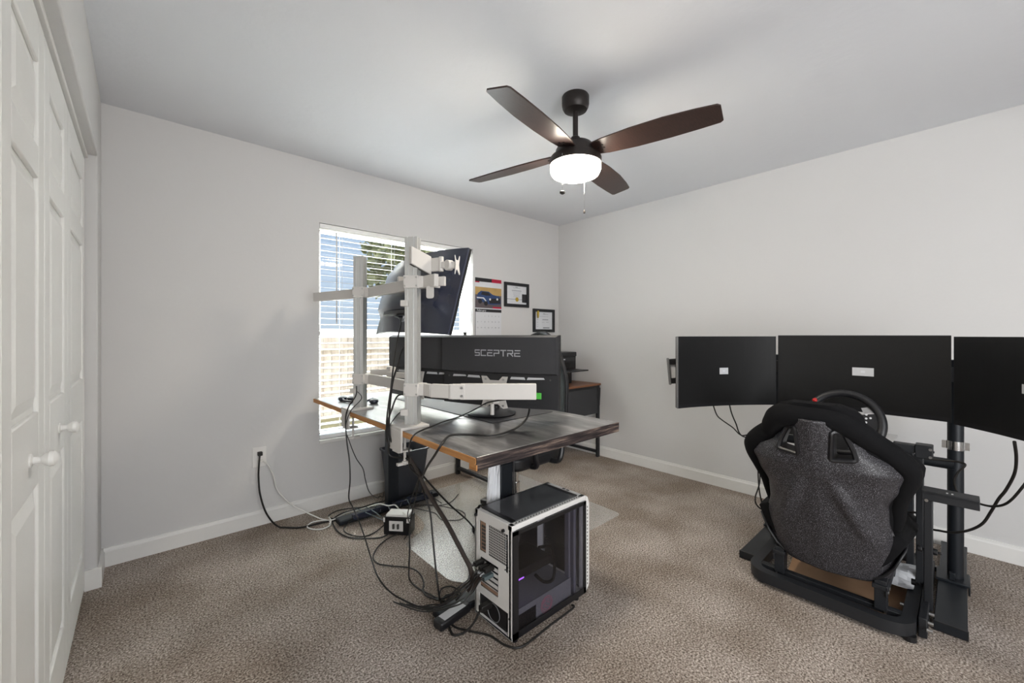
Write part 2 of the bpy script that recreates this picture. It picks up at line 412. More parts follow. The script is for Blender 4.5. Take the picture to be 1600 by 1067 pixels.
bm = BM(); bx(bm, -.235, -.19, CY0, CY1, 2.066, HZ); struct(obj('trim_1', bm, M['trim'], bevel=.002))

# window
wd = thing('window_1', 'white vinyl window behind the open blind', 'window', ((WX0+WX1)/2, YB+.11, WZ0)); struct(wd)
bm = BM(); y0, y1 = YB+.10, YB+.16
bx(bm, WX0, WX0+.04, y0, y1, WZ0, WZ1); bx(bm, WX1-.04, WX1, y0, y1, WZ0, WZ1); bx(bm, WX0, WX1, y0, y1, WZ0, WZ0+.05); bx(bm, WX0, WX1, y0, y1, WZ1-.04, WZ1)
bx(bm, WX0, WX1, y0, y1, 1.215, 1.265); obj('window_frame', bm, M['vinyl'], wd, bevel=.004)
for z0, z1 in ((WZ0+.05, 1.215), (1.265, WZ1-.04)):
    bm = BM(); bx(bm, WX0+.04, WX1-.04, YB+.128, YB+.132, z0, z1); obj('window_pane', bm, M['glass'], wd)
bm = BM(); bx(bm, WX0-.004, WX1+.004, YB-.02, YB+.10, WZ0-.004, WZ0+.018); struct(obj('trim_2', bm, M['trim'], bevel=.004))

# blind
bl = thing('window_blind', 'white slatted window blind hanging open in the window', 'blind', ((WX0+WX1)/2, YB+.045, WZ0+.02))
bm = BM(); bx(bm, WX0+.006, WX1-.006, YB+.008, YB+.075, WZ1-.032, WZ1-.002); obj('head_rail', bm, M['slat'], bl, bevel=.003)
bm = BM(); zz = WZ0+.075
while zz < WZ1-.045:
    box(bm, ((WX0+WX1)/2, YB+.042, zz), (WX1-WX0-.02, .048, .003), Euler((math.radians(7), 0, 0))); zz += .0445
obj('slats', bm, M['slat'], bl)
bm = BM(); bx(bm, WX0+.01, WX1-.01, YB+.016, YB+.068, WZ0+.02, WZ0+.045); obj('bottom_rail', bm, M['slat'], bl, bevel=.003)
for x in (1.09, 1.50, 2.10):
    bm = BM(); cyl(bm, (x, YB+.0155, WZ0+.04), (x, YB+.0155, WZ1-.05), .0011, n=6); cyl(bm, (x, YB+.0685, WZ0+.04), (x, YB+.0685, WZ1-.05), .0011, n=6)
    obj('ladder_cord', bm, M['wcable'], bl)
bm = BM(); tube(bm, [(1.045, YB+.004, WZ1-.05), (1.045, YB-.002, 1.9), (1.045, YB-.002, 1.30)], .005, n=8, sub=1); obj('tilt_wand', bm, M['label'], bl)

# outdoors beyond the window
bm = BM(); bx(bm, -14, 22, YB+.3, 40, -.5, -.35); struct(obj('ground', bm, mat('dry_lawn', 'a59a72', .9, noise=.25, nscale=3)))
fe = thing('wood_fence', 'weathered tan board fence across the yard beyond the window', 'fence', (2, 8, -.35))
bm = BM(); x = -6
random.seed(3)
while x < 14:
    bx(bm, x, x+.145, 8.0, 8.02, -.35, 1.28+random.uniform(-.02, .02)); x += .152
mf, t, b, co = node_mat('weathered_fence', .8, .2)
t.links.new(ramp(t, noise(t, co, 3, 5, (3, 1, .5)), [(.3, 'b8a592'), (.7, 'e4d6c6')]), b.inputs['Base Color'])
obj('fence_boards', bm, mf, fe)
bm = BM(); bx(bm, -6, 14, 7.95, 8.0, .0, .09); bx(bm, -6, 14, 7.95, 8.0, .95, 1.04); parts('fence_rail', bm, mf, fe)
hs = thing('neighbour_house', 'beige stucco house edge standing beyond the fence', 'house', (0, 15, -.35))
bm = BM(); bx(bm, -6, 2.2, 14, 20, -.35, 2.6); obj('house_wall', bm, mat('stucco', 'cfc4b4', .8), hs)
bm = BM(); prism(bm, [(-6.5, 2.55), (2.7, 2.55), (.2, 4.6), (-6.5, 4.6)], lambda p, k: Vector((p[0], 13.5 if k else 20.5, p[1]))); obj('house_roof', bm, mat('grey_blue_shingle', '9fb0c4', .8, noise=.15, nscale=12), hs)
def tree(x, y, h, r, label, seed):
    random.seed(seed); tr = thing('tree', label, 'tree', (x, y, -.35), 'trees beyond the fence')
    bm = BM(); tube(bm, [(x, y, -.4), (x+.1, y, h*.4), (x, y, h*.8)], .12, n=8); obj('trunk', bm, mat('bark', '6d5a48', .9), tr)
    bm = BM()
    for i in range(1700):
        v = Vector((random.gauss(0, 1), random.gauss(0, 1), random.gauss(0, 1))); v.normalize(); v *= random.random()**.4
        c = Vector((x+v.x*r, y+v.y*r, h+v.z*r*1.15)); s = random.uniform(.10, .24)
        q = Euler((random.random()*6, random.random()*6, 0)).to_matrix()
        vs = [bm.verts.new(c+q@Vector(p)) for p in ((-s, 0, 0), (0, -s*.5, 0), (s, 0, 0), (0, s*.5, 0))]; bm.faces.new(vs)
    obj('foliage', bm, mat('leaves', 'a09f6c', .7, noise=.3, nscale=4), tr)
tree(6.15, 11.5, 3.5, 1.4, 'tall leafy tree with an olive crown beyond the fence', 1)
tree(2.6, 12.5, 1.5, .8, 'low bushy tree just showing over the fence', 5)
tree(3.4, 16, 1.6, .9, 'small distant tree beside the neighbour house', 9)

# outlet
ot = thing('wall_outlet', 'white wall outlet with two cords plugged in below the window', 'outlet', (.562, YB, .40))
bm = BM(); bx(bm, .523, .601, YB-.006, YB, .374, .500); obj('cover_plate', bm, M['white'], ot, bevel=.002)
bm = BM(); 
for z in (.462, .413): bx(bm, .546, .578, YB-.009, YB-.006, z-.014, z+.014)
parts('socket_face', bm, M['white'], ot, bevel=.002)

# ================================================================ CEILING FAN
FX, FY = 1.645, 1.332
fn = thing('ceiling_fan', 'dark bronze four-blade ceiling fan with lit round glass light', 'ceiling fan', (FX, FY, ZC))
c0 = (FX, FY, 0)
bm = BM(); lathe(bm, [(0, 2.44), (.066, 2.44), (.069, 2.435), (.069, 2.398), (.066, 2.382), (.058, 2.368), (.035, 2.362), (.016, 2.360), (0, 2.360)], c0); obj('canopy', bm, M['bronze'], fn, smooth=True)
bm = BM(); cyl(bm, (FX, FY, 2.365), (FX, FY, 2.20), .0135, n=20); lathe(bm, [(.014, 2.235), (.022, 2.23), (.028, 2.205), (.028, 2.195), (.0, 2.195)], c0); obj('downrod', bm, M['bronze'], fn, smooth=True)
bm = BM(); lathe(bm, [(0, 2.21), (.045, 2.208), (.085, 2.19), (.100, 2.165), (.102, 2.135), (.126, 2.128), (.131, 2.118), (.131, 2.088), (.0, 2.088)], c0); obj('motor_housing', bm, M['bronze'], fn, smooth=True)
bm = BM(); lathe(bm, [(.123, 2.09), (.127, 2.080), (.127, 2.060), (.118, 2.040), (.095, 2.030), (.05, 2.026), (0, 2.025)], c0); obj('light_lens', bm, M['lens'], fn, smooth=True)
def blade(ang):
    R0, R1 = .10, .675
    rot = Matrix.Translation((FX, FY, 2.150)) @ Matrix.Rotation(math.radians(ang), 4, 'Z') @ Matrix.Rotation(math.radians(-12), 4, 'X')
    up = [(R0, .048), (.16, .062), (.30, .072), (.45, .072), (.58, .066), (R1-.014, .060), (R1-.002, .050)]
    dn = [(R1, -.044), (R1-.012, -.056), (.58, -.066), (.45, -.074), (.30, -.070), (.16, -.056), (R0, -.044)]
    poly = up+dn
    bm = BM(); prism(bm, poly, lambda p, k: rot @ Vector((p[0], p[1], .004 if k else -.003))); o = obj('blade', bm, M['blade'], fn, bevel=.0015)
    bm = BM(); prism(bm, [(.06, .03), (.17, .022), (.185, 0), (.17, -.022), (.06, -.03)], lambda p, k: rot @ Vector((p[0], p[1], .010 if k else .004)))
    for q in ((.15, .012), (.15, -.012), (.125, 0)): cyl(bm, rot @ Vector((q[0], q[1], -.006)), rot @ Vector((q[0], q[1], .0)), .005, n=10)
    obj('blade_bracket', bm, M['bronze'], o)
for a in (13, 103, 193, 283): blade(a)
r1 = P(880, 240, Y=FY-.03); pcx, pcy = FX-.10, FY+.075
for (x, y, z1, lab, kind) in ((FX-.105, FY+.02, 1.935, 'pull chain with a dark round pull', 0), (FX+.05, FY-.072+.0, 1.84, 'longer pull chain with a small wooden pull', 1)):
    x_, y_ = (1.533, 1.318) if kind == 0 else (1.704, 1.328)
    x_, y_ = (FX-.136, FY-.030) if kind == 0 else (FX+.112, FY+.030)
    z1 = 1.909 if kind == 0 else 1.890
    bm = BM(); cyl(bm, (x_, y_, 2.10), (x_, y_, z1), .0008, n=6); o = tag(obj('pull_chain', bm, M['chrome'], fn), lab)
    bm = BM()
    if kind == 0: lathe(bm, [(0, -.008), (.006, -.008), (.013, -.003), (.013, .004), (.005, .008), (0, .008)], (x_, y_, z1), 20)
    else: lathe(bm, [(0, -.02), (.005, -.018), (.006, -.008), (.003, 0), (0, .0)], (x_, y_, z1), 16)
    obj('chain_pull', bm, M['bronze'], o, smooth=True)

# ================================================================ WALL DECOR (on the window wall)
def wf(x, z, d=0): return Vector((x, YB-d, z))
def wrect(bm, x0, x1, z0, z1, d0, d1): bx(bm, x0, x1, YB-d1, YB-d0, z0, z1)
cal = thing('wall_calendar', 'wall calendar open at February with a picture of a blue car', 'calendar', (2.45, YB, 1.2))
x0, x1 = 2.291, 2.612
bm = BM(); wrect(bm, x0, x1, 1.468, 1.757, 0, .003); obj('picture_page', bm, M['paper'], cal)
bm = BM(); wrect(bm, x0, x1, 1.12, 1.468, 0, .0025); obj('month_page', bm, M['paper'], cal)
bm = BM(); wrect(bm, x0, x0+.2, 1.722, 1.757, .003, .0035); wrect(bm, x0, x1, 1.438, 1.466, .0025, .004); parts('dark_band', bm, M['inkb'], cal)
bm = BM(); wrect(bm, x0+.2, x1, 1.722, 1.757, .003, .0035); wrect(bm, x0, x0+.05, 1.712, 1.722, .003, .0036); wrect(bm, x1-.11, x1, 1.476, 1.492, .0045, .005); parts('red_band', bm, M['red'], cal)
bm = BM(); wrect(bm, x0, x1, 1.476, 1.672, .003, .0035); obj('photo_road', bm, mat('picture_road', '5f5558', .6), cal)
bm = BM(); wrect(bm, x0, x1, 1.60, 1.672, .0035, .0038); obj('photo_sky', bm, mat('picture_sky', 'b8985f', .6, noise=.3, nscale=12), cal)
bm = BM(); prism(bm, [(.0, .08), (.02, .135), (.055, .16), (.15, .158), (.2, .13), (.28, .12), (.30, .08), (.30, .045), (.2, .035), (.12, .04), (.04, .07)], lambda p, k: wf(x0+.012+p[0], 1.476+p[1], .0038+.0004*k)); obj('photo_car', bm, mat('picture_blue', '2a4472', .5), cal)
bm = BM(); prism(bm, [(.055, .125), (.07, .152), (.145, .15), (.18, .122), (.12, .118)], lambda p, k: wf(x0+.012+p[0], 1.476+p[1], .0042+.0004*k)); 
for q in ((.045, .062), (.115, .045)): lathe(bm, [(0, .0), (.023, 0), (.023, .0005), (0, .0005)], mat=Matrix.Translation(wf(x0+.012+q[0], 1.476+q[1], .0043)) @ Matrix.Rotation(PI/2, 4, 'X'), n=16)
prism(bm, [(.15, .09), (.295, .1), (.295, .05), (.16, .045)], lambda p, k: wf(x0+.012+p[0], 1.476+p[1], .0043+.0004*k)); obj('photo_car_dark', bm, M['inkb'], cal)
bm = BM()
for q in ((.165, .085), (.255, .09)): lathe(bm, [(0, .0), (.011, 0), (.011, .0005), (0, .0005)], mat=Matrix.Translation(wf(x0+.012+q[0], 1.476+q[1], .0049)) @ Matrix.Rotation(PI/2, 4, 'X'), n=16)
prism(bm, [(.005, .10), (.09, .10), (.12, .07), (.115, .062), (.08, .088), (.01, .088)], lambda p, k: wf(x0+.012+p[0], 1.476+p[1], .0049+.0002*k)); parts('photo_car_light', bm, M['paper'], cal)
def wall_text(name, s, size, x, z, d, mt, parent):
    return font_mesh(name, s, size, Matrix.Translation((x, YB-d, z)) @ Matrix.Rotation(PI/2, 4, 'X'), mt, parent, .0004)
wall_text('month_name', 'February', .030, x0+.075, 1.452, .0045, M['paper'], cal)
for r_ in range(3):
    for c_ in range(7):
        day = r_*7+c_+1-2
        if day > 0: wall_text('day_number', str(day), .017, x0+.03+c_*.043, 1.40-r_*.055, .003, M['ink'], cal)
bm = BM(); wrect(bm, x0, x0+.004, 1.12, 1.438, .0025, .004); obj('page_edge', bm, M['inkb'], cal)

def certificate(label, x0, x1, z0, z1, style):
    fr = thing('certificate_frame', label, 'picture frame', ((x0+x1)/2, YB, z0), None)
    fw = .030; d = .02
    bm = BM(); wrect(bm, x0, x0+fw, z0, z1, 0, d); wrect(bm, x1-fw, x1, z0, z1, 0, d); wrect(bm, x0+fw, x1-fw, z0, z0+fw, 0, d); wrect(bm, x0+fw, x1-fw, z1-fw, z1, 0, d)
    obj('frame', bm, M['black'], fr, bevel=.002)
    bm = BM(); wrect(bm, x0+fw-.004, x1-fw+.004, z0+fw-.004, z1-fw+.004, .0, .006); obj('certificate', bm, M['paper'], fr)
    cx = (x0+x1)/2; W = x1-x0-2*fw; H = z1-z0-2*fw; bm = BM(); zt = z1-fw
    if style == 0:
        for i, (wd_, zz, th) in enumerate([(.10, .02, .003), (.03, .011, .006), (.13, .045, .006), (.12, .060, .002), (.10, .072, .002), (.10, .084, .002), (.08, .096, .002), (.09, .108, .002), (.05, .123, .002)]): wrect(bm, cx-wd_/2, cx+wd_/2, zt-zz-th, zt-zz, .006, .0066)
        wrect(bm, x0+fw, x1-fw, z0+fw+.045, z0+fw+.050, .006, .0067)
        parts('print', bm, M['ink'], fr)
        bm = BM(); lathe(bm, [(0, 0), (.022, 0), (.022, .001), (0, .001)], mat=Matrix.Translation(wf(cx+.005, z0+fw+.047, .0068)) @ Matrix.Rotation(PI/2, 4, 'X')); tag(obj('seal', bm, M['gold'], fr), 'gold foil seal')
        bm = BM(); wrect(bm, x1-fw-.062, x1-fw, z0+fw+.02, z0+fw+.105, .006, .008); tag(obj('card', bm, M['inkb'], fr), 'dark printed corner block')
    else:
        for (xx, wd_, zz, th) in [(.10, .08, .025, .003), (.10, .03, .016, .005), (.02, .16, .048, .002), (.09, .09, .080, .008), (.0, .02, .085, .004), (.0, .02, .11, .003), (.08, .04, .11, .002), (.15, .04, .108, .003), (0, .02, .135, .002), (0, .02, .155, .003), (.1, .10, .165, .012)]:
            wrect(bm, x0+fw+.03+xx*.95, x0+fw+.03+xx*.95+wd_, zt-zz-th, zt-zz, .006, .0066)
        parts('print', bm, M['ink'], fr)
        bm = BM(); prism(bm, roundpoly([(x0+fw+.02, zt+.01), (x0+fw+.045, zt+.01), (x0+fw+.05, zt-.03), (x0+fw+.04, zt-.07), (x0+fw+.028, zt-.07), (x0+fw+.018, zt-.03)], .008), lambda p, k: wf(p[0], p[1], .0205+.002*k)); tag(obj('ornament', bm, M['gold'], fr), 'small gold award ornament hanging over the corner')
certificate('black framed certificate with gold seal beside the calendar', 2.645, 2.980, 1.503, 1.746, 0)
certificate('black framed certificate with gold ornament, nearest the room corner', 3.046, 3.376, 1.252, 1.499, 1)

# ================================================================ STANDING DESK
DZ = .80; DX0, DX1, DY0, DY1 = .85, 1.71, 1.12, 2.90
dk = thing('standing_desk', 'standing desk with worn grey-painted wooden top and black steel legs', 'desk', (1.28, 2.0, 0))
bm = BM(); slab(bm, roundpoly([(DX0, DY0), (DX1, DY0), (DX1, DY1), (DX0, DY1)], .006), DZ-.026, DZ); obj('desk_top', bm, M['desk'], dk, bevel=.002)
bm = BM(); bx(bm, DX0-.003, DX0, DY0+.004, DY1, DZ-.0255, DZ-.002); tag(obj('edge_band', bm, M['pine'], dk), 'bare orange pine edge')
bm = BM(); bx(bm, DX0, DX1, DY0-.003, DY0, DZ-.0255, DZ-.001); bx(bm, DX0+.004, DX1, DY0-.002, DY0+.04, DZ-.046, DZ-.026); tag(obj('front_edge', bm, M['deskedge'], dk), 'dark worn edge with chipped paint')
bm = BM(); bx(bm, DX0-.001, DX0+.004, DY0-.001, DY0+.04, DZ-.046, DZ-.026); bx(bm, DX0-.0045, DX0-.003, DY0-.003, DY0+.03, DZ-.02, DZ-.004); tag(obj('batten_end', bm, M['pine'], dk), 'bare pine batten end')
for yl in (1.50, 2.69):
    bm = BM(); bx(bm, 1.268, 1.332, yl-.024, yl+.024, .40, .735); bx(bm, 1.262, 1.338, yl-.030, yl+.030, .035, .60); o = obj('lifting_column', bm, M['blackm'], dk, bevel=.003)
    bm = BM(); slab(bm, [(.93, yl-.04), (1.66, yl-.04), (1.66, yl+.04), (.93, yl+.04)], .008, .040); tag(obj('foot', bm, M['blackm'], dk, bevel=.006), 'flat black steel foot')
    bm = BM(); bx(bm, .98, 1.62, yl-.03, yl+.03, .735, .772); obj('top_bracket', bm, M['blackm'], dk, bevel=.003)
bm = BM(); bx(bm, 1.20, 1.24, 1.52, 2.67, .735, .772); bx(bm, 1.36, 1.40, 1.52, 2.67, .735, .772); obj('crossbeam', bm, M['blackm'], dk, bevel=.003)
bm = BM(); bar(bm, (1.30, 2.60, .60), (1.25, 2.15, .765), .03, .01); obj('brace', bm, M['blackm'], dk)
bm = BM(); cyl(bm, (1.342, 1.468, .10), (1.342, 1.468, .772), .0035, n=8); obj('edge_conduit', bm, M['greyp'], dk)

bm = BM(); slab(bm, roundpoly([(1.235, 1.50), (1.665, 1.50), (1.665, 2.50), (1.235, 2.50)], .012), DZ+.0005, DZ+.0035); tag(obj('desk_mat', bm, M['pad'], bevel=.001), 'thin dark desk mat lying on the worn desk top', 'desk mat')

# papers hanging on the leg
pp = thing('paper_sheets', 'crumpled printed papers tucked against the desk leg', 'papers', (1.22, 1.47, .04))
def crumple(pts, th=.0015, nx=8, nz=12, amp=.006, seed=1):
    random.seed(seed); bm = BM(); a, b_, c_, d_ = [Vector(p) for p in pts]; g = []
    n_ = (b_-a).cross(d_-a).normalized()
    for j in range(nz+1):
        row = []
        for i in range(nx+1):
            u, v = i/nx, j/nz; p = (a*(1-u)+b_*u)*(1-v)+(d_*(1-u)+c_*u)*v
            row.append(bm.verts.new(p+n_*amp*(math.sin(u*5+v*7+seed)+random.uniform(-.6, .6))))
        g.append(row)
    for j in range(nz):
        for i in range(nx): bm.faces.new((g[j][i], g[j][i+1], g[j+1][i+1], g[j+1][i]))
    return bm
bm = crumple([(1.185, 1.505, .19), (1.243, 1.455, .19), (1.243, 1.455, .635), (1.205, 1.49, .64)], seed=2); o1 = obj('sheet', bm, M['paper'], pp, solid=.001)
bm = crumple([(1.165, 1.515, .20), (1.238, 1.452, .18), (1.238, 1.452, .42), (1.16, 1.52, .40)], seed=4); obj('sheet', bm, M['paper'], pp, solid=.001)
bm = BM()
for i in range(11): bar(bm, (1.172, 1.498, .22+i*.019), (1.228, 1.450, .215+i*.019), .001, .003)
obj('printed_lines', bm, M['ink'], pp)

# ================================================================ MONITOR MOUNT (white frame clamped to the desk)
mm = thing('monitor_mount', 'white aluminium multi-monitor mount clamped to the left desk edge', 'monitor mount', (.92, 2.0, DZ))
posts = [(.925, 1.70), (.925, 2.31)]
for i, (x, y) in enumerate(posts):
    bm = BM(); w2, d2 = .030, .021
    sec = [(-w2, -d2), (-.018, -d2), (-.018, -d2+.007), (-.010, -d2+.007), (-.010, -d2), (.010, -d2), (.010, -d2+.007), (.018, -d2+.007), (.018, -d2), (w2, -d2),
           (w2, -.005), (w2-.007, -.005), (w2-.007, .005), (w2, .005), (w2, d2), (-w2, d2), (-w2, .005), (-w2+.007, .005), (-w2+.007, -.005), (-w2, -.005)]
    a = math.radians(-52)
    sec = [(x+p*math.cos(a)-q*math.sin(a), y+p*math.sin(a)+q*math.cos(a)) for p, q in sec]
    slab(bm, sec, DZ+.012, 1.668); obj('post', bm, M['alu'], mm)
    # clamp
    bm = BM(); bx(bm, DX0-.012, x+.055, y-.055, y+.055, DZ, DZ+.012); o = obj('clamp', bm, M['whitesteel'], mm, bevel=.002)
    bm = BM(); bx(bm, DX0-.012, DX0-.003, y-.055, y+.055, DZ-.095, DZ); bx(bm, DX0-.012, DX0+.055, y-.03, y+.03, DZ-.102, DZ-.095); obj('clamp_hook', bm, M['whitesteel'], o, bevel=.002)
    bm = BM(); cyl(bm, (DX0+.035, y, DZ-.16), (DX0+.035, y, DZ-.03), .006, n=14); lathe(bm, [(0, 0), (.022, 0), (.022, .004), (0, .004)], (DX0+.035, y, DZ-.032), 24)
    sph(bm, (DX0+.035, y, DZ-.158), .014, (1, 1, .8)); box(bm, (DX0+.035, y, DZ-.160), (.075, .016, .012)); obj('clamp_screw', bm, M['whitesteel'], o, smooth=True)
    for zz in (1.463, .971):
        bm = BM(); a2 = Euler((0, 0, a))
        box(bm, (x, y, zz), (.070, .052, .058), a2); box(bm, (x+.034, y-.022, zz), (.03, .052, .054), Euler((0, 0, a)))
        o = obj('clamp_block', bm, M['whitesteel'], mm, bevel=.002)
        bm = BM()
        for sx in (-.028, .028):
            for sz in (-.019, .019):
                p = Vector((x, y, zz+sz))+Vector((sx*math.cos(a), sx*math.sin(a), 0)); nrm = Vector((math.sin(a), -math.cos(a), 0))
                cyl(bm, p+nrm*.024, p+nrm*.0285, .004, n=10)
        parts('bolt', bm, M['steel'], o)
    for zz in ((1.365, .868) if i == 0 else (.905,)):
        bm = BM(); box(bm, (x-.03, y+.014, zz), (.034, .036, .028), Euler((0, 0, a))); obj('cable_clip', bm, M['whitesteel'], mm, bevel=.002)
def arm(name, a, b, h=.056, w=.022, mt=None, parent=None):
    bm = BM(); bar(bm, a, b, w, h); return obj(name, bm, mt or M['whitesteel'], parent or mm, bevel=.003)
arm('crossbar', (.965, 2.35, .971), (.965, 1.60, .971)); arm('crossbar', (.965, 2.35, 1.463), (.965, 1.56, 1.463))
arm('arm', (.955, 2.34, 1.463), (.825, 2.80, 1.463))
# lower hinged arm
H0 = Vector((.978, 1.575, .971)); H1 = Vector((1.015, 1.515, .971)); H2 = Vector((1.292, 1.266, .971))
bm = BM(); bar(bm, H0+Vector((-.01, .03, 0)), H1, .03, .060); cyl(bm, H1-Vector((0, 0, .032)), H1+Vector((0, 0, .032)), .017)
bar(bm, H1, H1+(H2-H1)*.16, .034, .066); hg = obj('arm_hinge', bm, M['whitesteel'], mm, bevel=.003)
for dz in (-.018, .018):
    bm = BM(); dd = (H2-H1).normalized(); nn = Vector((dd.y, -dd.x, 0)); 
    for q in (H1+dd*.045,): cyl(bm, q+nn*.014+Vector((0, 0, dz)), q+nn*.0205+Vector((0, 0, dz)), .006, n=12)
    obj('hinge_bolt', bm, M['steel'], hg)
arm('arm', H1+(H2-H1)*.10, H2, .070, .026)
# upper short arm with open end and vesa head
A0 = Vector((.897, 1.672, 1.581)); A1 = Vector((.995, 1.662, 1.540))
bm = BM()
dn_ = (A1-A0); sd_ = Vector((dn_.y, -dn_.x, 0)).normalized()*.013
prism(bm, [(0, -.040), (1, -.042), (1, .042), (0, .040)], lambda p, k: A0+dn_*p[0]+Vector((0, 0, p[1]))+sd_*(1 if k else -1)); o = obj('arm', bm, M['whitesteel'], mm, bevel=.003)
bm = BM(); bar(bm, A0+Vector((0, 0, -.041)), A1+Vector((0, 0, -.043)), .013, .003); obj('channel', bm, M['slot'], o)
dirh = Vector((.30, -.95, 0)).normalized()
B0 = A1+Vector((.006, -.004, .005))
bm = BM(); bar(bm, B0, B0+dirh*.05, .016, .062); cyl(bm, B0+dirh*.055-Vector((0, 0, .034)), B0+dirh*.055+Vector((0, 0, .034)), .011)
bar(bm, B0+dirh*.05+Vector((0, 0, -.004)), B0+dirh*.14+Vector((0, 0, -.012)), .018, .030)
cyl(bm, B0+dirh*.10+Vector((-.014, 0, -.009)), B0+dirh*.10+Vector((.014, 0, -.009)), .024)
o = obj('tilt_head', bm, M['whitesteel'], mm, bevel=.002)
bm = BM(); q = B0+dirh*.145+Vector((0, 0, -.012)); nh = Vector((dirh.y, -dirh.x, 0))
prism(bm, [(-.045, -.06), (-.02, -.045), (.0, -.03), (.022, -.03), (.045, -.06), (.052, -.055), (.034, 0), (.052, .055), (.045, .06), (.022, .03), (-.022, .03), (-.045, .06), (-.052, .055), (-.034, 0), (-.052, -.055)],
      lambda p, k: q+Vector((0, 0, p[1]*.72))+nh*p[0]*.35+dirh*(.004*k)); obj('vesa_plate', bm, M['whitesteel'], o, bevel=.0008)
bm = BM(); bar(bm, (.966, 1.62, 1.463), (.985, 1.57, 1.455), .022, .050); bar(bm, (.985, 1.575, 1.46), (1.0, 1.545, 1.46), .016, .042); o = obj('arm_stub', bm, M['whitesteel'], mm, bevel=.002)
bm = BM(); slab_pts = roundpoly([(-.018, -.028), (.018, -.028), (.018, .028), (-.018, .028)], .012)
prism(bm, slab_pts, lambda p, k: Vector((.955, 1.60, 1.412))+Vector((.31*p[0]*1.5, -.95*p[0], p[1]))+Vector((.95, .31, 0))*(.003*k)); obj('cable_tab', bm, M['whitesteel'], o)
# head behind lower crossbar (towards the left monitor)
bm = BM(); bar(bm, (.975, 2.28, 1.005), (1.06, 2.15, 1.012), .02, .035); bar(bm, (1.02, 2.16, 1.0), (1.10, 2.02, .998), .03, .03); box(bm, (1.09, 2.03, .985), (.01, .12, .10)); box(bm, (1.05, 2.18, 1.015), (.035, .05, .05))
o = obj('tilt_head', bm, M['whitesteel'], mm, bevel=.002)
bm = BM(); bar(bm, (.975, 1.95, 1.50), (1.05, 1.93, 1.50), .03, .04); box(bm, (1.055, 1.93, 1.47), (.008, .14, .12)); obj('vesa_plate', bm, M['whitesteel'], mm, bevel=.002)

# ================================================================ CURVED MONITORS
def frame3(origin, udir, pitch=0, roll=0):
    """local axes: x along the screen, y out of its back, z up"""
    u = Vector((udir[0], udir[1], 0)); u.normalize(); zz = Vector((0, 0, 1)); n = zz.cross(u).normalized()
    m = Matrix(((u.x, n.x, 0), (u.y, n.y, 0), (0, 0, 1))).to_4x4(); m.translation = Vector(origin)
    return m @ Matrix.Rotation(pitch, 4, 'X') @ Matrix.Rotation(roll, 4, 'Y')
def curved(bm, T, W, sag, u0, u1, z0, z1, d0, d1, inset=0, izb=None, nu=18, tz=0):
    """block following the screen's curve from depth d0 (front) to d1 (back); inset narrows its back face"""
    izb = inset if izb is None else izb
    def pt(u, z, d): return T @ Vector((u, sag*(1-(2*u/W)**2)+d, z))
    F = []; B = []
    for i in range(nu+1):
        f = i/nu; u = u0+(u1-u0)*f; ub = (u0+inset)+(u1-u0-2*inset)*f
        F.append((bm.verts.new(pt(u, z0, d0)), bm.verts.new(pt(u, z1, d0))))
        B.append((bm.verts.new(pt(ub, z0+izb, d1)), bm.verts.new(pt(ub, z1-izb-tz, d1))))
    for i in range(nu):
        bm.faces.new((F[i][0], F[i+1][0], F[i+1][1], F[i][1])); bm.faces.new((B[i][0], B[i][1], B[i+1][1], B[i+1][0]))
        bm.faces.new((F[i][1], F[i+1][1], B[i+1][1], B[i][1])); bm.faces.new((F[i][0], B[i][0], B[i+1][0], F[i+1][0]))
    for i in (0, nu): bm.faces.new((F[i][0], F[i][1], B[i][1], B[i][0]))
    return bm
LET = {  # squared letters with open joints, on a 1 x 1 grid
 'S': [(1, 1, 0, 1), (0, 1, 0, .56), (0, .5, 1, .5), (1, .44, 1, 0), (1, 0, 0, 0)],
 'C': [(1, 1, 0, 1), (0, 1, 0, 0), (0, 0, 1, 0)],
 'E': [(1, 1, .1, 1), (0, .52, .9, .52), (1, 0, 0, 0), (0, 0, 0, .52)],
 'P': [(0, 1, 1, 1), (1, 1, 1, .5), (1, .46, 0, .46), (0, .46, 0, 0)],
 'T': [(0, 1, 1, 1), (.5, 1, .5, 0)],
 'R': [(0, 1, 1, 1), (1, 1, 1, .5), (1, .46, 0, .46), (0, .46, 0, 0), (.5, .46, 1, 0)]}
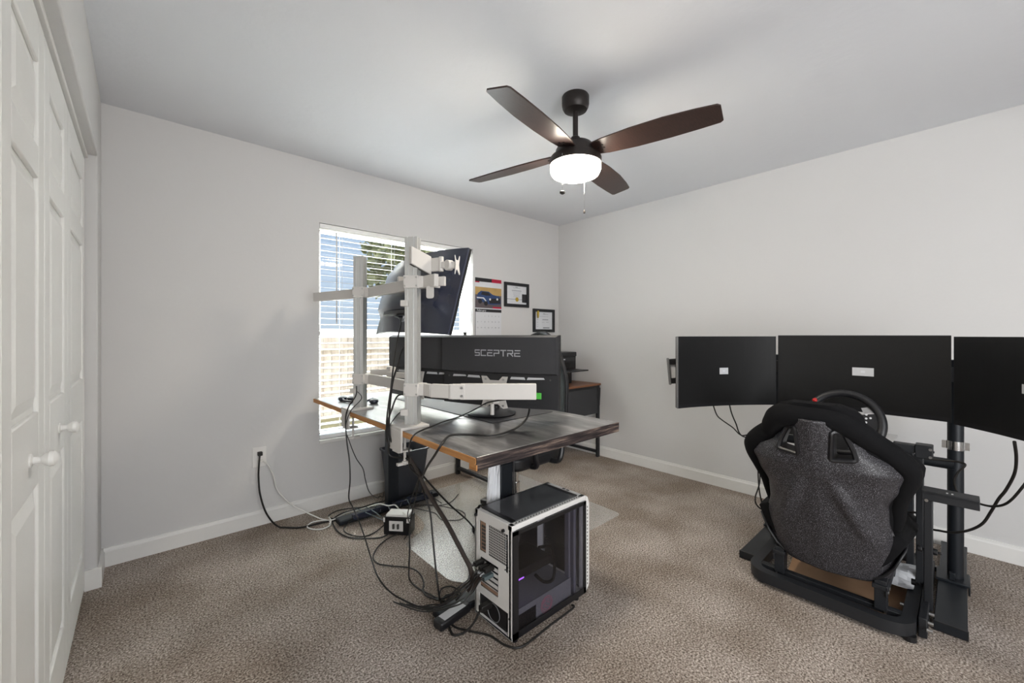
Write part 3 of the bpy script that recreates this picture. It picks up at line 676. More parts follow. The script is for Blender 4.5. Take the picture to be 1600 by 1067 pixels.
def desk_monitor(label, A, B, z0, z1, sag, logo):
    A = Vector(A); B = Vector(B); W = (B-A).length; mid = (A+B)/2
    T = frame3((mid.x, mid.y, z0), A-B)                       # back faces away from the sitter
    if (T.to_3x3() @ Vector((0, 1, 0))).x > 0: T = frame3((mid.x, mid.y, z0), B-A)
    H = z1-z0; mo = thing('monitor', label, 'monitor', (mid.x, mid.y, z0))
    bm = BM(); curved(bm, T, W, sag, -W/2, W/2, 0, H, -.012, .004, .001); o = obj('screen_panel', bm, M['screen'], mo)
    bm = BM(); curved(bm, T, W, sag, -W/2, W/2, .0, H, .004, .022, .003, .002); obj('back_cover', bm, M['greyp2'], mo)
    bm = BM(); curved(bm, T, W, sag, -W/2+.002, W/2-.002, H*.46, H-.001, .020, .046, .004, .010); hs_ = obj('upper_housing', bm, M['greyp'], mo)
    bm = BM()
    for s in (-1, 1):
        for k, (a, b_) in enumerate(((.085, .165), (.172, .262))):
            u0, u1 = sorted((s*a, s*b_)); zc = H*.41
            prism(bm, [(u0, zc-.006+(.004 if s*k else 0)), (u1, zc-.006), (u1-.006, zc+.006), (u0+.006, zc+.006)], lambda p, k_: T @ Vector((p[0], sag*(1-(2*p[0]/W)**2)+.0222+.001*k_, p[1])))
    parts('vent', bm, M['label'], mo)
    bm = BM()
    for u in (-W*.44, W*.44): 
        c = T @ Vector((u, sag*(1-.77)+.0215, H*.40)); d = T @ Vector((u, sag*(1-.77)+.0245, H*.40)); cyl(bm, c, d, .004, n=10)
    parts('screw', bm, M['slot'], mo)
    if logo:
        word = 'SCEPTRE'; lw, lh, gap = .0265, .027, .0108; tot = len(word)*lw+(len(word)-1)*gap
        flip = -1 if (T.to_3x3() @ Vector((1, 0, 0))).dot(Vector((.74, -.67, 0))) < 0 else 1
        bm = BM()
        for i, ch in enumerate(word):
            u0 = -tot/2+i*(lw+gap)
            stroke_text(bm, [(u0+a*lw, b_*lh, u0+c*lw, d*lh) for a, b_, c, d in LET[ch]], lambda u, v, h: T @ Vector((flip*u+.022*flip, sag*(1-(2*u/W)**2)+.0458+h, H*.715+v)), .0050, .0015)
        obj('brand_lettering', bm, M['logo'], mo)
    # vesa bracket
    bm = BM()
    def bk(p, k): return T @ Vector((p[0], sag+.024+(.004 if k else 0), H*.19+p[1]))
    prism(bm, [(-.075, .085), (-.045, .085), (-.025, .065), (.025, .065), (.045, .085), (.075, .085), (.06, .03), (.06, -.02), (.075, -.07), (.05, -.075), (.02, -.055), (-.02, -.055), (-.05, -.075), (-.075, -.07), (-.06, -.02), (-.06, .03)], bk)
    ob = obj('vesa_bracket', bm, M['whitesteel'], mo, bevel=.0008)
    bm = BM()
    for u in (-.05, .05):
        for z in (.07, -.06): cyl(bm, bk((u, z), 1), bk((u, z), 1)+(T.to_3x3() @ Vector((0, .003, 0))), .006, n=10)
    parts('screw', bm, M['steel'], ob)
    return mo, T, W, H, sag
mo1, T1, W1, H1_, sg1 = desk_monitor('wide curved monitor seen from behind, dark back lettered SCEPTRE', (1.49, 1.30), (1.24, 1.906), .86, 1.22, .028, True)
bm = BM(); a = T1 @ Vector((.0, sg1+.03, .05)); bar(bm, a, (1.262, 1.375, .971), .03, .03); box(bm, a, (.05, .05, .06)); o = obj('tilt_head', bm, M['whitesteel'], mm, bevel=.002)
bm = BM(); cyl(bm, a+Vector((-.02, -.01, -.085)), a+Vector((-.02, -.01, -.03)), .010, n=14); obj('clamp_screw', bm, M['whitesteel'], o, smooth=True)
bm = BM(); c = P(843, 618, X=1.415); box(bm, c+Vector((-.014, -.006, 0)), (.006, .03, .030), Euler((0, 0, .40))); tag(obj('rating_tag', bm, M['green'], mo1, bevel=.002), 'bright green tag')
bm = BM(); a = Vector((1.375, 1.68, 0)); lathe(bm, [(0, 0), (.125, 0), (.13, .006), (.09, .02), (.03, .03), (0, .03)], (a.x, a.y, DZ+.0045), 40); cyl(bm, (a.x+.03, a.y, DZ+.03), (a.x+.03, a.y, .90), .022)
tag(obj('stand_base', bm, M['plastic'], mo1, smooth=True), 'low black round foot')
mo2, T2, W2, H2_, sg2 = desk_monitor('grey-backed curved monitor between the white post and window, below the overhead one', (1.275, 1.90), (1.165, 2.37), .86, 1.22, .024, False)

# overhead monitor: back towards the window side, tipped down to the sitter
B_ = Vector((1.09, 1.644, 1.222)); L_ = Vector((1.09, 2.449, 1.222)); Wm = (L_-B_).length; Hm = .444
To = frame3(((B_.x+L_.x)/2, (B_.y+L_.y)/2, 1.222), (0, 1, 0), 0)
if (To.to_3x3() @ Vector((0, 1, 0))).x > 0: To = frame3(((B_.x+L_.x)/2, (B_.y+L_.y)/2, 1.222), (0, -1, 0), 0)
To = To @ Matrix.Rotation(math.radians(15.8), 4, 'X')
if (To @ Vector((0, 0, .4))).x < B_.x: To = To @ Matrix.Rotation(math.radians(-31.6), 4, 'X')
om = thing('monitor', 'large curved blue-black monitor raised above the desk and tipped forward', 'monitor', (B_.x, 2.05, 1.222))
sgo = .055
bm = BM(); curved(bm, To, Wm, sgo, -Wm/2, Wm/2, 0, Hm, -.010, .004, .001, nu=24); obj('screen_panel', bm, M['screen'], om)
bm = BM(); nu, nz = 28, 14; g = []
for j in range(nz+1):
    row = []
    for i in range(nu+1):
        u = (i/nu-.5)*Wm; z = j/nz*Hm; e = min(1, (1-abs(2*i/nu-1))*3.2); f = min(1, min(j, nz-j)/nz*4.0)
        zc = j/nz; d = .012+.05*(e*e*(3-2*e))*(f*f*(3-2*f))*(1 if zc > .24 else .45)
        row.append(bm.verts.new(To @ Vector((u, sgo*(1-(2*u/Wm)**2)+d, z))))
    g.append(row)
for j in range(nz):
    for i in range(nu): bm.faces.new((g[j][i], g[j][i+1], g[j+1][i+1], g[j+1][i]))
# close the shell towards the panel
rim = [g[0][i] for i in range(nu+1)]+[g[j][nu] for j in range(1, nz+1)]+[g[nz][i] for i in range(nu-1, -1, -1)]+[g[j][0] for j in range(nz-1, 0, -1)]
inv = To.inverted(); fr = []
for v in rim:
    q = inv @ v.co; fr.append(bm.verts.new(To @ Vector((q.x, sgo*(1-(2*q.x/Wm)**2)+.003, q.z))))
for i in range(len(rim)): bm.faces.new((rim[i], rim[(i+1) % len(rim)], fr[(i+1) % len(rim)], fr[i]))
obj('back_cover', bm, M['bluebk'], om, smooth=True)
bm = BM(); curved(bm, To, Wm, sgo, -.17, .17, .085, .108, .02, .056, .01, .002); obj('port_recess', bm, M['plastic'], om)
sgnx = 1 if (To.to_3x3() @ Vector((1, 0, 0))).y < 0 else -1
def osurf(u, z, d): return To @ Vector((sgnx*u, sgo*(1-(2*u/Wm)**2)+d, z))
bm = BM(); prism(bm, [(.06, .045), (.14, .045), (.14, .08), (.06, .08)], lambda p, k: osurf(p[0], p[1], .0345+.003*k)); obj('rating_label', bm, M['ink'], om)
bm = BM(); prism(bm, [(.085, .05), (.125, .05), (.125, .06), (.085, .06)], lambda p, k: osurf(p[0], p[1], .038+.002*k)); prism(bm, [(.07, .062), (.08, .062), (.08, .075), (.07, .075)], lambda p, k: osurf(p[0], p[1], .038+.002*k)); obj('rating_label', bm, M['paper'], om)

# ================================================================ SMALL THINGS ON THE STANDING DESK
hd = thing('headset', 'small dark headset folded beside the white post on the desk', 'headset', (.99, 2.60, DZ))
bm = BM(); tube(bm, [(.955, 2.66, DZ+.02), (.94, 2.60, DZ+.012), (.965, 2.53, DZ+.01), (1.01, 2.47, DZ+.012), (1.06, 2.44, DZ+.03)], .006, n=8); obj('headband', bm, M['bluebk'], hd, smooth=True)
for c in ((.955, 2.665), (.995, 2.62), (1.06, 2.435)):
    bm = BM(); lathe(bm, [(0, 0), (.022, .001), (.028, .010), (.026, .022), (.012, .030), (0, .030)], (c[0], c[1], DZ+.001), 20); obj('ear_cup', bm, M['bluebk'], hd, smooth=True)

# ================================================================ PC TOWER
PX0, PX1, PY0, PY1, PZ0, PZ1 = 1.075, 1.540, 1.185, 1.425, .018, .470
pc = thing('pc_tower', 'white computer tower with glass side and top, standing on the carpet', 'computer', ((PX0+PX1)/2, (PY0+PY1)/2, 0))
W_ = M['white']
bm = BM()
bx(bm, PX0, PX1, PY0, PY1, PZ0, PZ0+.012); bx(bm, PX0, PX1, PY1-.010, PY1, PZ0, PZ1)
bx(bm, PX0, PX0+.014, PY0+.006, PY0+.020, PZ0, PZ1); bx(bm, PX1-.02, PX1, PY0+.006, PY0+.026, PZ0, PZ1)
bx(bm, PX0, PX1, PY0+.002, PY0+.026, PZ1-.022, PZ1); bx(bm, PX0, PX1, PY1-.02, PY1, PZ1-.022, PZ1); bx(bm, PX0, PX0+.020, PY0, PY1, PZ1-.022, PZ1); bx(bm, PX1-.03, PX1, PY0+.004, PY1, PZ1-.03, PZ1)
obj('case_frame', bm, W_, pc, bevel=.002)
bm = BM()
for i in range(26): 
    xx = PX0+.03+i*.0165; bar(bm, (xx, PY0+.010, PZ1+.0004), (xx+.009, PY0+.018, PZ1+.0004), .004, .0012)
obj('rim_slots', bm, M['slot'], pc)
# back panel with its openings
yb = lambda v: PY1-v       # v = distance from the far side edge
bm = BM()
def bp(v0, v1, z0, z1, x0=0.0, x1=.003): bx(bm, PX0+x0, PX0+x1, yb(v0), yb(v1), z0, z1)
bp(0, .238, .428, .450); bp(0, .030, .018, .428); bp(.030, .078, .018, .026)
bp(.030, .20, .275, .300); bp(.075, .092, .300, .428); bp(.078, .238, .018, .030)
bp(.215, .238, .030, .428); bp(.030, .215, .118, .150); bp(.155, .215, .150, .275); bp(.030, .036, .150, .275)
obj('rear_panel', bm, W_, pc)
bm = BM(); bp(.092, .205, .305, .425, .001, .002); tag(obj('fan_grille', bm, M['mesh'], pc), 'perforated grille')
bm = BM(); bp(.165, .205, .155, .262, .0005, .0035); obj('slot_vents', bm, M['mesh'], pc)
bm = BM(); bp(.034, .074, .302, .426, .004, .006); obj('port_shield', bm, M['brownrec'], pc)
bm = BM()
for i in range(7): bp(.045, .068, .312+i*.015, .321+i*.015, .002, .005)
parts('port', bm, M['slot'], pc)
bm = BM()
for z in (.155, .178, .201, .224, .247): bp(.040, .150, z, z+.014, .003, .005)
parts('slot_cover', bm, W_, pc)
bm = BM(); bp(.040, .150, .170, .176, .004, .008); bp(.045, .12, .193, .199, .004, .008); parts('slot_gap', bm, M['slot'], pc)
bm = BM(); bp(.040, .15, .156, .168, .0, .003); obj('brass_cover', bm, M['brownrec'], pc)
bm = BM(); bx(bm, PX0+.006, PX0+.17, yb(.20), yb(.034), .030, .117); ps_ = obj('power_supply', bm, M['plastic'], pc, bevel=.002)
bm = BM(); tube(bm, [(PX0+.005, yb(.12)+.038*math.cos(k*PI/6), .072+.036*math.sin(k*PI/6)) for k in range(12)], .0015, n=6, closed=True); obj('fan_ring', bm, M['bezel'], ps_)
for v, z in ((.010, .444), (.19, .438), (.012, .205), (.215, .30), (.222, .10), (.20, .285), (.226, .29)):
    bm = BM(); q = Vector((PX0, yb(v), z)); cyl(bm, q+Vector((-.008 if z > .43 else -.002, 0, 0)), q, .0065 if z > .43 else .003, n=14); obj('thumbscrew', bm, M['plastic'], pc)
# glass
bm = BM(); bx(bm, PX0+.001, PX1-.004, PY0-.004, PY0, PZ0+.004, PZ1-.022); obj('side_glass', bm, M['smoke'], pc)
bm = BM(); gz0, gz1 = PZ0+.004, PZ1-.022
bx(bm, PX0, PX0+.030, PY0-.0055, PY0-.0035, gz0, gz1); bx(bm, PX1-.022, PX1-.004, PY0-.0055, PY0-.0035, gz0, gz1); bx(bm, PX0, PX1-.004, PY0-.0055, PY0-.0035, gz0, gz0+.028); bx(bm, PX0, PX1-.004, PY0-.0055, PY0-.0035, gz1-.016, gz1)
obj('glass_border', bm, M['plastic'], pc)
M['topglass'] = mat('dark_grey_glass', '505154', .08, spec=.6)
bm = BM(); bx(bm, PX0+.022, PX1-.032, PY0+.026, PY1-.012, PZ1-.001, PZ1+.003); obj('top_glass', bm, M['topglass'], pc, bevel=.001)
bm = BM(); bx(bm, PX0+.020, PX0+.042, PY0+.026, PY1-.012, PZ1+.0005, PZ1+.0036); bx(bm, PX1-.052, PX1-.031, PY0+.026, PY1-.012, PZ1+.0005, PZ1+.0036); obj('top_glass_border', bm, M['plastic'], pc)
# front bezel
bm = BM(); prism(bm, [(PX1, .025), (PX1+.018, .045), (PX1+.022, .06), (PX1+.022, .43), (PX1+.010, .462), (PX1, .470)], lambda p, k: Vector((p[0], PY1 if k else PY0-.004, p[1]))); fb = obj('front_bezel', bm, W_, pc, bevel=.003)
bm = BM(); 
for i in range(22): box(bm, (PX1+.006, PY0-.0045, .06+i*.017), (.005, .001, .008))
obj('bezel_slots', bm, M['slot'], fb)
bm = BM(); 
for y in (PY0+.10, PY0+.125): box(bm, (PX1-.012, y, PZ1+.0003), (.010, .016, .002))
parts('usb_port', bm, M['slot'], fb)
# inside
bm = BM(); bx(bm, PX0+.004, PX1-.10, PY0+.008, PY1-.02, .12, .124); bx(bm, PX0+.004, PX1-.10, PY0+.008, PY0+.011, .03, .124); sh = obj('shroud', bm, mat('grey_shroud', '8d8c90', .5), pc)
bm = BM(); bx(bm, PX0+.03, PX0+.14, PY0+.0065, PY0+.0078, .040, .100); obj('shroud_window', bm, M['plastic'], sh)
bm = BM()
for rr in (.034, .027): tube(bm, [(PX0+.205+rr*math.cos(k*PI/12), PY0+.0068, .074+rr*math.sin(k*PI/12)) for k in range(24)], .0016, n=6, closed=True, sub=1)
for (a, b_, c, d) in ((-.02, .01, -.005, .018), (-.02, -.01, 0, -.02), (0, .012, .018, .0), (-.01, -.004, .012, -.012), (.004, .018, .016, .012), (-.016, .0, -.004, .003)): bar(bm, (PX0+.205+a, PY0+.0068, .074+b_), (PX0+.205+c, PY0+.0068, .074+d), .0012, .003)
obj('round_emblem', bm, mat('pink_grey_print', 'c4808e', .5), sh)
bm = BM(); bx(bm, PX0+.02, PX1-.10, PY1-.022, PY1-.014, .13, .44); obj('motherboard', bm, mat('dark_board', '1f1d1e', .5, noise=.4, nscale=60), pc)
bm = BM(); bx(bm, PX0+.012, PX0+.29, PY0+.06, PY1-.03, .195, .235); gp = obj('graphics_card', bm, M['plastic'], pc, bevel=.003)
bm = BM(); bx(bm, PX0+.02, PX0+.12, PY0+.058, PY0+.060, .197, .202); obj('light_strip', bm, M['purple'], gp)
bm = BM(); bx(bm, PX0+.10, PX0+.17, PY1-.10, PY1-.03, .30, .37); cyl(bm, (PX0+.135, PY1-.11, .335), (PX0+.135, PY1-.03, .335), .034); obj('cooler', bm, M['slot'], pc, bevel=.002)
for z in (.10, .225, .35):
    bm = BM(); bx(bm, PX1-.055, PX1-.030, PY0+.04, PY1-.03, z, z+.118); o = obj('case_fan', bm, M['greyp'], pc)
bm = BM(); bx(bm, PX1-.075, PX1-.06, PY0+.012, PY0+.035, .03, .44); bx(bm, PX1-.11, PX1-.10, PY0+.012, PY0+.035, .03, .44); parts('fan_bracket', bm, mat('lilac_grey_steel', '807e88', .45), pc)
bm = BM(); tube(bm, [(PX0+.20, PY0+.05, .30), (PX0+.27, PY0+.04, .28), (PX0+.285, PY0+.035, .20), (PX0+.27, PY0+.03, .145), (PX0+.22, PY0+.035, .15), (PX0+.18, PY0+.05, .19)], .007); obj('inner_cable', bm, M['cable'], pc)
bm = BM(); tube(bm, [(PX0+.035+.035*math.cos(k*PI/8), PY0+.04, .385+.04*math.sin(k*PI/8)) for k in range(16)], .004, n=6, closed=True, sub=2); obj('rear_fan_ring', bm, M['bezel'], pc)
bm = BM()
for x in (PX0+.03, PX1-.05):
    for y in (PY0+.02, PY1-.03): cyl(bm, (x, y, 0), (x, y, PZ0), .014, n=14)
parts('case_foot', bm, M['plastic'], pc)

# ================================================================ BACK DESK, PRINTER, CHAIR, BIN
bd = thing('writing_desk', 'small desk with walnut-brown top and black metal frame in the room corner', 'desk', (2.73, 2.72, 0))
QX0, QX1, QY0, QY1, QZ = 2.03, 3.43, 2.45, 3.00, .735
bm = BM(); bx(bm, QX0, QX1, QY0, QY1, QZ-.018, QZ); obj('desk_top', bm, M['walnut'], bd, bevel=.002)
for x in (QX0+.035, QX1-.035):
    for y in (QY0+.015, QY1-.015):
        bm = BM(); bx(bm, x-.018, x+.018, y-.012, y+.012, 0, QZ-.018); obj('leg', bm, M['black'], bd, bevel=.002)
    bm = BM(); bx(bm, x-.015, x+.015, QY0+.027, QY1-.027, .04, .065); bx(bm, x-.015, x+.015, QY0+.027, QY1-.027, QZ-.045, QZ-.018); parts('side_rail', bm, M['black'], bd, bevel=.002)
bm = BM(); bx(bm, QX0+.053, QX1-.053, QY1-.022, QY1-.002, .30, .33); bx(bm, QX0+.053, QX1-.053, QY0+.005, QY0+.025, QZ-.045, QZ-.018); parts('long_rail', bm, M['black'], bd, bevel=.002)
bm = BM(); bx(bm, 2.62, QX1-.056, QY0+.006, QY0+.014, .44, QZ-.02); tag(obj('fabric_panel', bm, M['fabgrey'], bd), 'dark grey fabric panel hanging below the top')
bg_ = bm = BM(); prism(bm, roundpoly([(2.46, QZ-.04), (2.60, QZ-.06), (2.62, .50), (2.52, .44), (2.47, .50)], .02), lambda p, k: Vector((QX1-.017+.028*k, p[0], p[1]))); tag(obj('side_bag', bm, M['fabgrey'], None, bevel=.004), 'dark fabric bag hanging on the walnut desk side by the wall', 'bag')

pr = thing('printer', 'black printer with its output tray out on the walnut desk', 'printer', (3.12, 2.72, QZ))
pa = (2.93, 3.30, 2.62, 2.93)
bm = BM(); bx(bm, 2.94, 3.23, 2.66, 2.94, QZ+.001, QZ+.14); obj('base', bm, M['plastic'], pr, bevel=.006)
bm = BM(); bx(bm, 2.90, 3.27, 2.64, 2.96, QZ+.14, QZ+.30); b1 = obj('body', bm, M['plastic'], pr, bevel=.008)
bm = BM(); bx(bm, 2.895, 3.275, 2.635, 2.965, QZ+.27, QZ+.315); obj('lid', bm, M['greyp2'], pr, bevel=.006)
bm = BM(); bx(bm, 2.93, 3.17, 2.636, 2.642, QZ+.15, QZ+.215); obj('output_slot', bm, M['screen'], pr)
bm = BM(); bx(bm, 2.96, 3.24, 2.46, 2.66, QZ+.135, QZ+.147); obj('output_tray', bm, M['greyp2'], pr, bevel=.002)
bm = BM(); prism(bm, [(2.93, .225), (3.24, .225), (3.24, .262), (2.93, .262)], lambda p, k: Vector((p[0], 2.636-.004*k, QZ+p[1]))); o = obj('control_panel', bm, M['greyp'], pr)
bm = BM(); bx(bm, 3.05, 3.09, 2.629, 2.632, QZ+.24, QZ+.25); obj('button', bm, M['label'], o)

CXc, CYc = 1.80, 1.95
oc = thing('office_chair', 'black swivel office chair with grey mesh back behind the standing desk', 'chair', (CXc, CYc, 0))
bm = BM(); slab(bm, roundpoly([(CXc-.24, CYc-.25), (CXc+.22, CYc-.23), (CXc+.22, CYc+.23), (CXc-.24, CYc+.25)], .09, 6), .43, .51); obj('seat', bm, M['leather'], oc, bevel=.02, seg=3)
bm = BM(); lathe(bm, [(0, .41), (.10, .41), (.17, .43), (.19, .44), (0, .44)], (CXc, CYc, 0)); obj('seat_pan', bm, M['plastic'], oc, smooth=True)
bm = BM(); cyl(bm, (CXc, CYc, .09), (CXc, CYc, .27), .026); cyl(bm, (CXc, CYc, .25), (CXc, CYc, .41), .018); obj('gas_lift', bm, M['chrome'], oc, smooth=True)
bm = BM(); cyl(bm, (CXc, CYc, .36), (CXc, CYc, .41), .05); bx(bm, CXc-.02, CXc+.13, CYc-.05, CYc+.05, .385, .41); obj('tilt_mechanism', bm, M['black'], oc)
bm = BM(); cyl(bm, (CXc, CYc, .055), (CXc, CYc, .13), .04); hub = obj('base_hub', bm, M['plastic'], oc)
for k in range(5):
    a = math.radians(100+72*k); d = Vector((math.cos(a), math.sin(a), 0))
    bm = BM(); bar(bm, Vector((CXc, CYc, .10))+d*.03, Vector((CXc, CYc, .075))+d*.29, .05, .032); lg = obj('base_leg', bm, M['plastic'], oc, bevel=.006)
    bm = BM(); q = Vector((CXc, CYc, .028))+d*.285; s_ = Vector((-d.y, d.x, 0)); cyl(bm, q-s_*.026, q-s_*.006, .027); cyl(bm, q+s_*.006, q+s_*.026, .027); cyl(bm, q-s_*.008, q+s_*.008, .010); cyl(bm, q, q+Vector((0, 0, .05)), .008); obj('caster', bm, M['plastic'], lg, bevel=.003)
# back: bowed mesh panel in a frame
def backpt(f, z): 
    y = .05+.22*max(0, z-.9)+f*(.225-.095*max(0, (z-.88)/.35)**2); return Vector((CXc+.28-.045*(1-f*f)*-1-.03*(1-(z-.9)**2*4)+.06*(z-.6), CYc-.03+y, z))
bm = BM(); g = []
for j in range(13):
    z = .62+j/12*.615; row = []
    for i in range(11):
        f = (i/10-.5)*2; zz = z-.06*f*f*(j/12)**3; row.append(bm.verts.new(backpt(f, zz)))
    g.append(row)
for j in range(12):
    for i in range(10): bm.faces.new((g[j][i], g[j][i+1], g[j+1][i+1], g[j+1][i]))
loop = [v.co.copy() for v in g[0]]+[g[j][10].co.copy() for j in range(1, 13)]+[g[12][i].co.copy() for i in range(9, -1, -1)]+[g[j][0].co.copy() for j in range(11, 0, -1)]
o = obj('backrest', bm, M['meshback'], oc, solid=.012, smooth=True)
bm = BM(); tube(bm, loop, .014, n=10, sub=2, closed=True); obj('back_frame', bm, M['plastic'], oc, smooth=True)
bm = BM(); tube(bm, [(CXc+.12, CYc-.03, .41), (CXc+.27, CYc-.03, .43), (CXc+.335, CYc-.03, .60), (CXc+.32, CYc-.03, .85)], .02, prof=rect_prof(.06, .02)); obj('back_support', bm, M['plastic'], oc)
for s in (-1, 1):
    y = CYc+s*.285
    bm = BM(); tube(bm, [(CXc-.09, CYc+s*.2, .445), (CXc-.10, y, .46), (CXc-.12, y, .56), (CXc-.13, y, .66), (CXc-.02, y, .685), (CXc+.12, y, .67), (CXc+.13, y, .56), (CXc+.10, y, .455), (CXc+.08, CYc+s*.2, .445)], .017, n=10); obj('armrest', bm, M['plastic'], oc, smooth=True)

cn = thing('waste_bin', 'slate grey rectangular waste bin by the window wall behind the desk leg', 'waste bin', (1.50, 2.885, 0))
bm = BM(); 
def ring(w, d, z, r=.03): return [Vector((1.50+p[0], 2.885+p[1], z)) for p in roundpoly([(-w/2, -d/2), (w/2, -d/2), (w/2, d/2), (-w/2, d/2)], r, 5)]
rs = [ring(.235, .15, .003), ring(.235, .15, .004), ring(.295, .225, .345), ring(.315, .245, .346, .035), ring(.315, .245, .356, .035), ring(.29, .22, .357), ring(.23, .145, .012)]
vs = [[bm.verts.new(p) for p in r] for r in rs]; n = len(vs[0])
for A, B in zip(vs, vs[1:]):
    for i in range(n): bm.faces.new((A[i], A[(i+1) % n], B[(i+1) % n], B[i]))
bm.faces.new(vs[0][::-1]); bm.faces.new(vs[-1]); obj('bin_body', bm, M['can'], cn, smooth=True)

# vinyl chair mat
bm = BM(); slab(bm, roundpoly([(1.13, 1.66), (1.42, 1.56), (2.42, 1.56), (2.45, 2.76), (1.385, 2.80), (1.375, 2.40), (1.33, 2.28), (1.135, 2.18)], [.09, .08, .05, .05, .04, .06, .06, .02], 7), .002, .006)
cm = tag(obj('chair_mat', bm, M['mat']), 'clear vinyl chair mat lying on the carpet under the standing desk', 'mat')

# ================================================================ DRIVING RIG
SY = .42
rig = thing('racing_rig', 'black driving game rig: speckled bucket seat, steel floor frame and steering wheel', 'racing simulator', (2.5, SY, 0))
def interp(tab, z):
    if z <= tab[0][0]: return tab[0][1]
    for (a, b_), (c, d) in zip(tab, tab[1:]):
        if z <= c: 
            t_ = (z-a)/(c-a); t_ = t_*t_*(3-2*t_)*.5+t_*.5; return b_+(d-b_)*t_
    return tab[-1][1]
def lean(z): return 2.30-.33*(z-.2) + .05*max(0, .32-z)
SW = [(.165, .195), (.18, .212), (.26, .230), (.36, .232), (.44, .212), (.52, .212), (.60, .247), (.66, .262), (.70, .245), (.76, .175), (.80, .140), (.84, .11), (.87, .09)]       # shell half width by height
HOLE = [(.055, .708), (.135, .718), (.125, .760), (.098, .822), (.062, .830)]
def inpoly(x, y, poly):
    c = False; j = len(poly)-1
    for i in range(len(poly)):
        if (poly[i][1] > y) != (poly[j][1] > y) and x < (poly[j][0]-poly[i][0])*(y-poly[i][1])/(poly[j][1]-poly[i][1])+poly[i][0]: c = not c
        j = i
    return c
def shellpt(y, z, off=0):
    h = max(interp(SW, z), .05); f = min(1, abs(y)/h)
    x = lean(z)-.035*(1-f**2)+.075*f**5
    # pressed ribs: spine and two diagonals, hollow beside the openings
    x -= .018*math.exp(-(y/.045)**2)*(1 if z > .62 else .5)
    for s in (-1, 1):
        dd = abs((y-s*.05)-s*(.62-z)*.45); x -= .024*math.exp(-(dd/.028)**2)*max(0, min(1, (.66-z)*8))*max(0, min(1, (z-.3)*8))
    x -= .010*math.exp(-((z-.665)/.03)**2)*(1 if abs(y) > .03 else .4)
    return Vector((x+off, SY+y, z))
def shell_grid(tab, fn, holes, nu, nz, z0, z1):
    bm = BM(); g = []
    for j in range(nz+1):
        z = z0+(z1-z0)*j/nz; h = interp(tab, z); row = []
        for i in range(nu+1): row.append(bm.verts.new(fn((i/nu-.5)*2*h, z)))
        g.append(row)
    for j in range(nz):
        for i in range(nu):
            zc = z0+(z1-z0)*(j+.5)/nz; yc = ((i+.5)/nu-.5)*2*interp(tab, zc)
            if any(inpoly(abs(yc), zc, hl) for hl in holes): continue
            bm.faces.new((g[j][i], g[j][i+1], g[j+1][i+1], g[j+1][i]))
    return bm
bm = shell_grid(SW, shellpt, [HOLE], 64, 96, .165, .87); bmesh.ops.delete(bm, geom=[v for v in bm.verts if not v.link_faces], context='VERTS')
rg = sh_ = obj('seat_shell', bm, M['shell'], rig, solid=.010, smooth=True)
# padded front of the back: wider than the shell, wrapping forward into wings
PW = [(.22, .20), (.34, .235), (.42, .245), (.50, .250), (.58, .285), (.66, .318), (.70, .322), (.735, .298), (.78, .225), (.82, .180), (.86, .165), (.90, .155), (.925, .125), (.935, .09)]
def padpt(y, z, layer):
    h = max(interp(PW, z), .05); f = min(1, abs(y)/h)
    wing = .13*f**4*(1 if z < .74 else max(.25, 1-(z-.74)*7)) * (1 if z > .30 else .8)
    x = lean(z)+.020+wing
    if z > .80: x -= .012
    thick = .075*(1-f**8)**.5 if f < 1 else 0
    return Vector((x+(thick if layer else -.010*(1-f**4)), SY+y, z))
bm = BM(); nu, nz, z0, z1 = 44, 60, .22, .935; L = []
for layer in (0, 1):
    g = []
    for j in range(nz+1):
        z = z0+(z1-z0)*j/nz; h = interp(PW, z)
        sc_ = 1
        g.append([bm.verts.new(padpt((i/nu-.5)*2*h, z, layer)) for i in range(nu+1)])
    L.append(g)
HP = [(.040, .690), (.155, .700), (.145, .775), (.115, .845), (.048, .848)]
keep = {}
for j in range(nz):
    for i in range(nu):
        zc = z0+(z1-z0)*(j+.5)/nz; yc = ((i+.5)/nu-.5)*2*interp(PW, zc)
        keep[i, j] = not inpoly(abs(yc), zc, HP)
for (i, j), k in keep.items():
    if not k: continue
    A, B = L
    bm.faces.new((A[j][i], A[j+1][i], A[j+1][i+1], A[j][i+1])); bm.faces.new((B[j][i], B[j][i+1], B[j+1][i+1], B[j+1][i]))
    for (ni, nj), (p, q) in {(i-1, j): ((j, i), (j+1, i)), (i+1, j): ((j, i+1), (j+1, i+1)), (i, j-1): ((j, i), (j, i+1)), (i, j+1): ((j+1, i), (j+1, i+1))}.items():
        if not keep.get((ni, nj), False): bm.faces.new((A[p[0]][p[1]], A[q[0]][q[1]], B[q[0]][q[1]], B[p[0]][p[1]]))
bmesh.ops.delete(bm, geom=[v for v in bm.verts if not v.link_faces], context='VERTS')
bmesh.ops.remove_doubles(bm, verts=bm.verts, dist=.0008)
obj('backrest', bm, M['fabric'], rg, smooth=True)
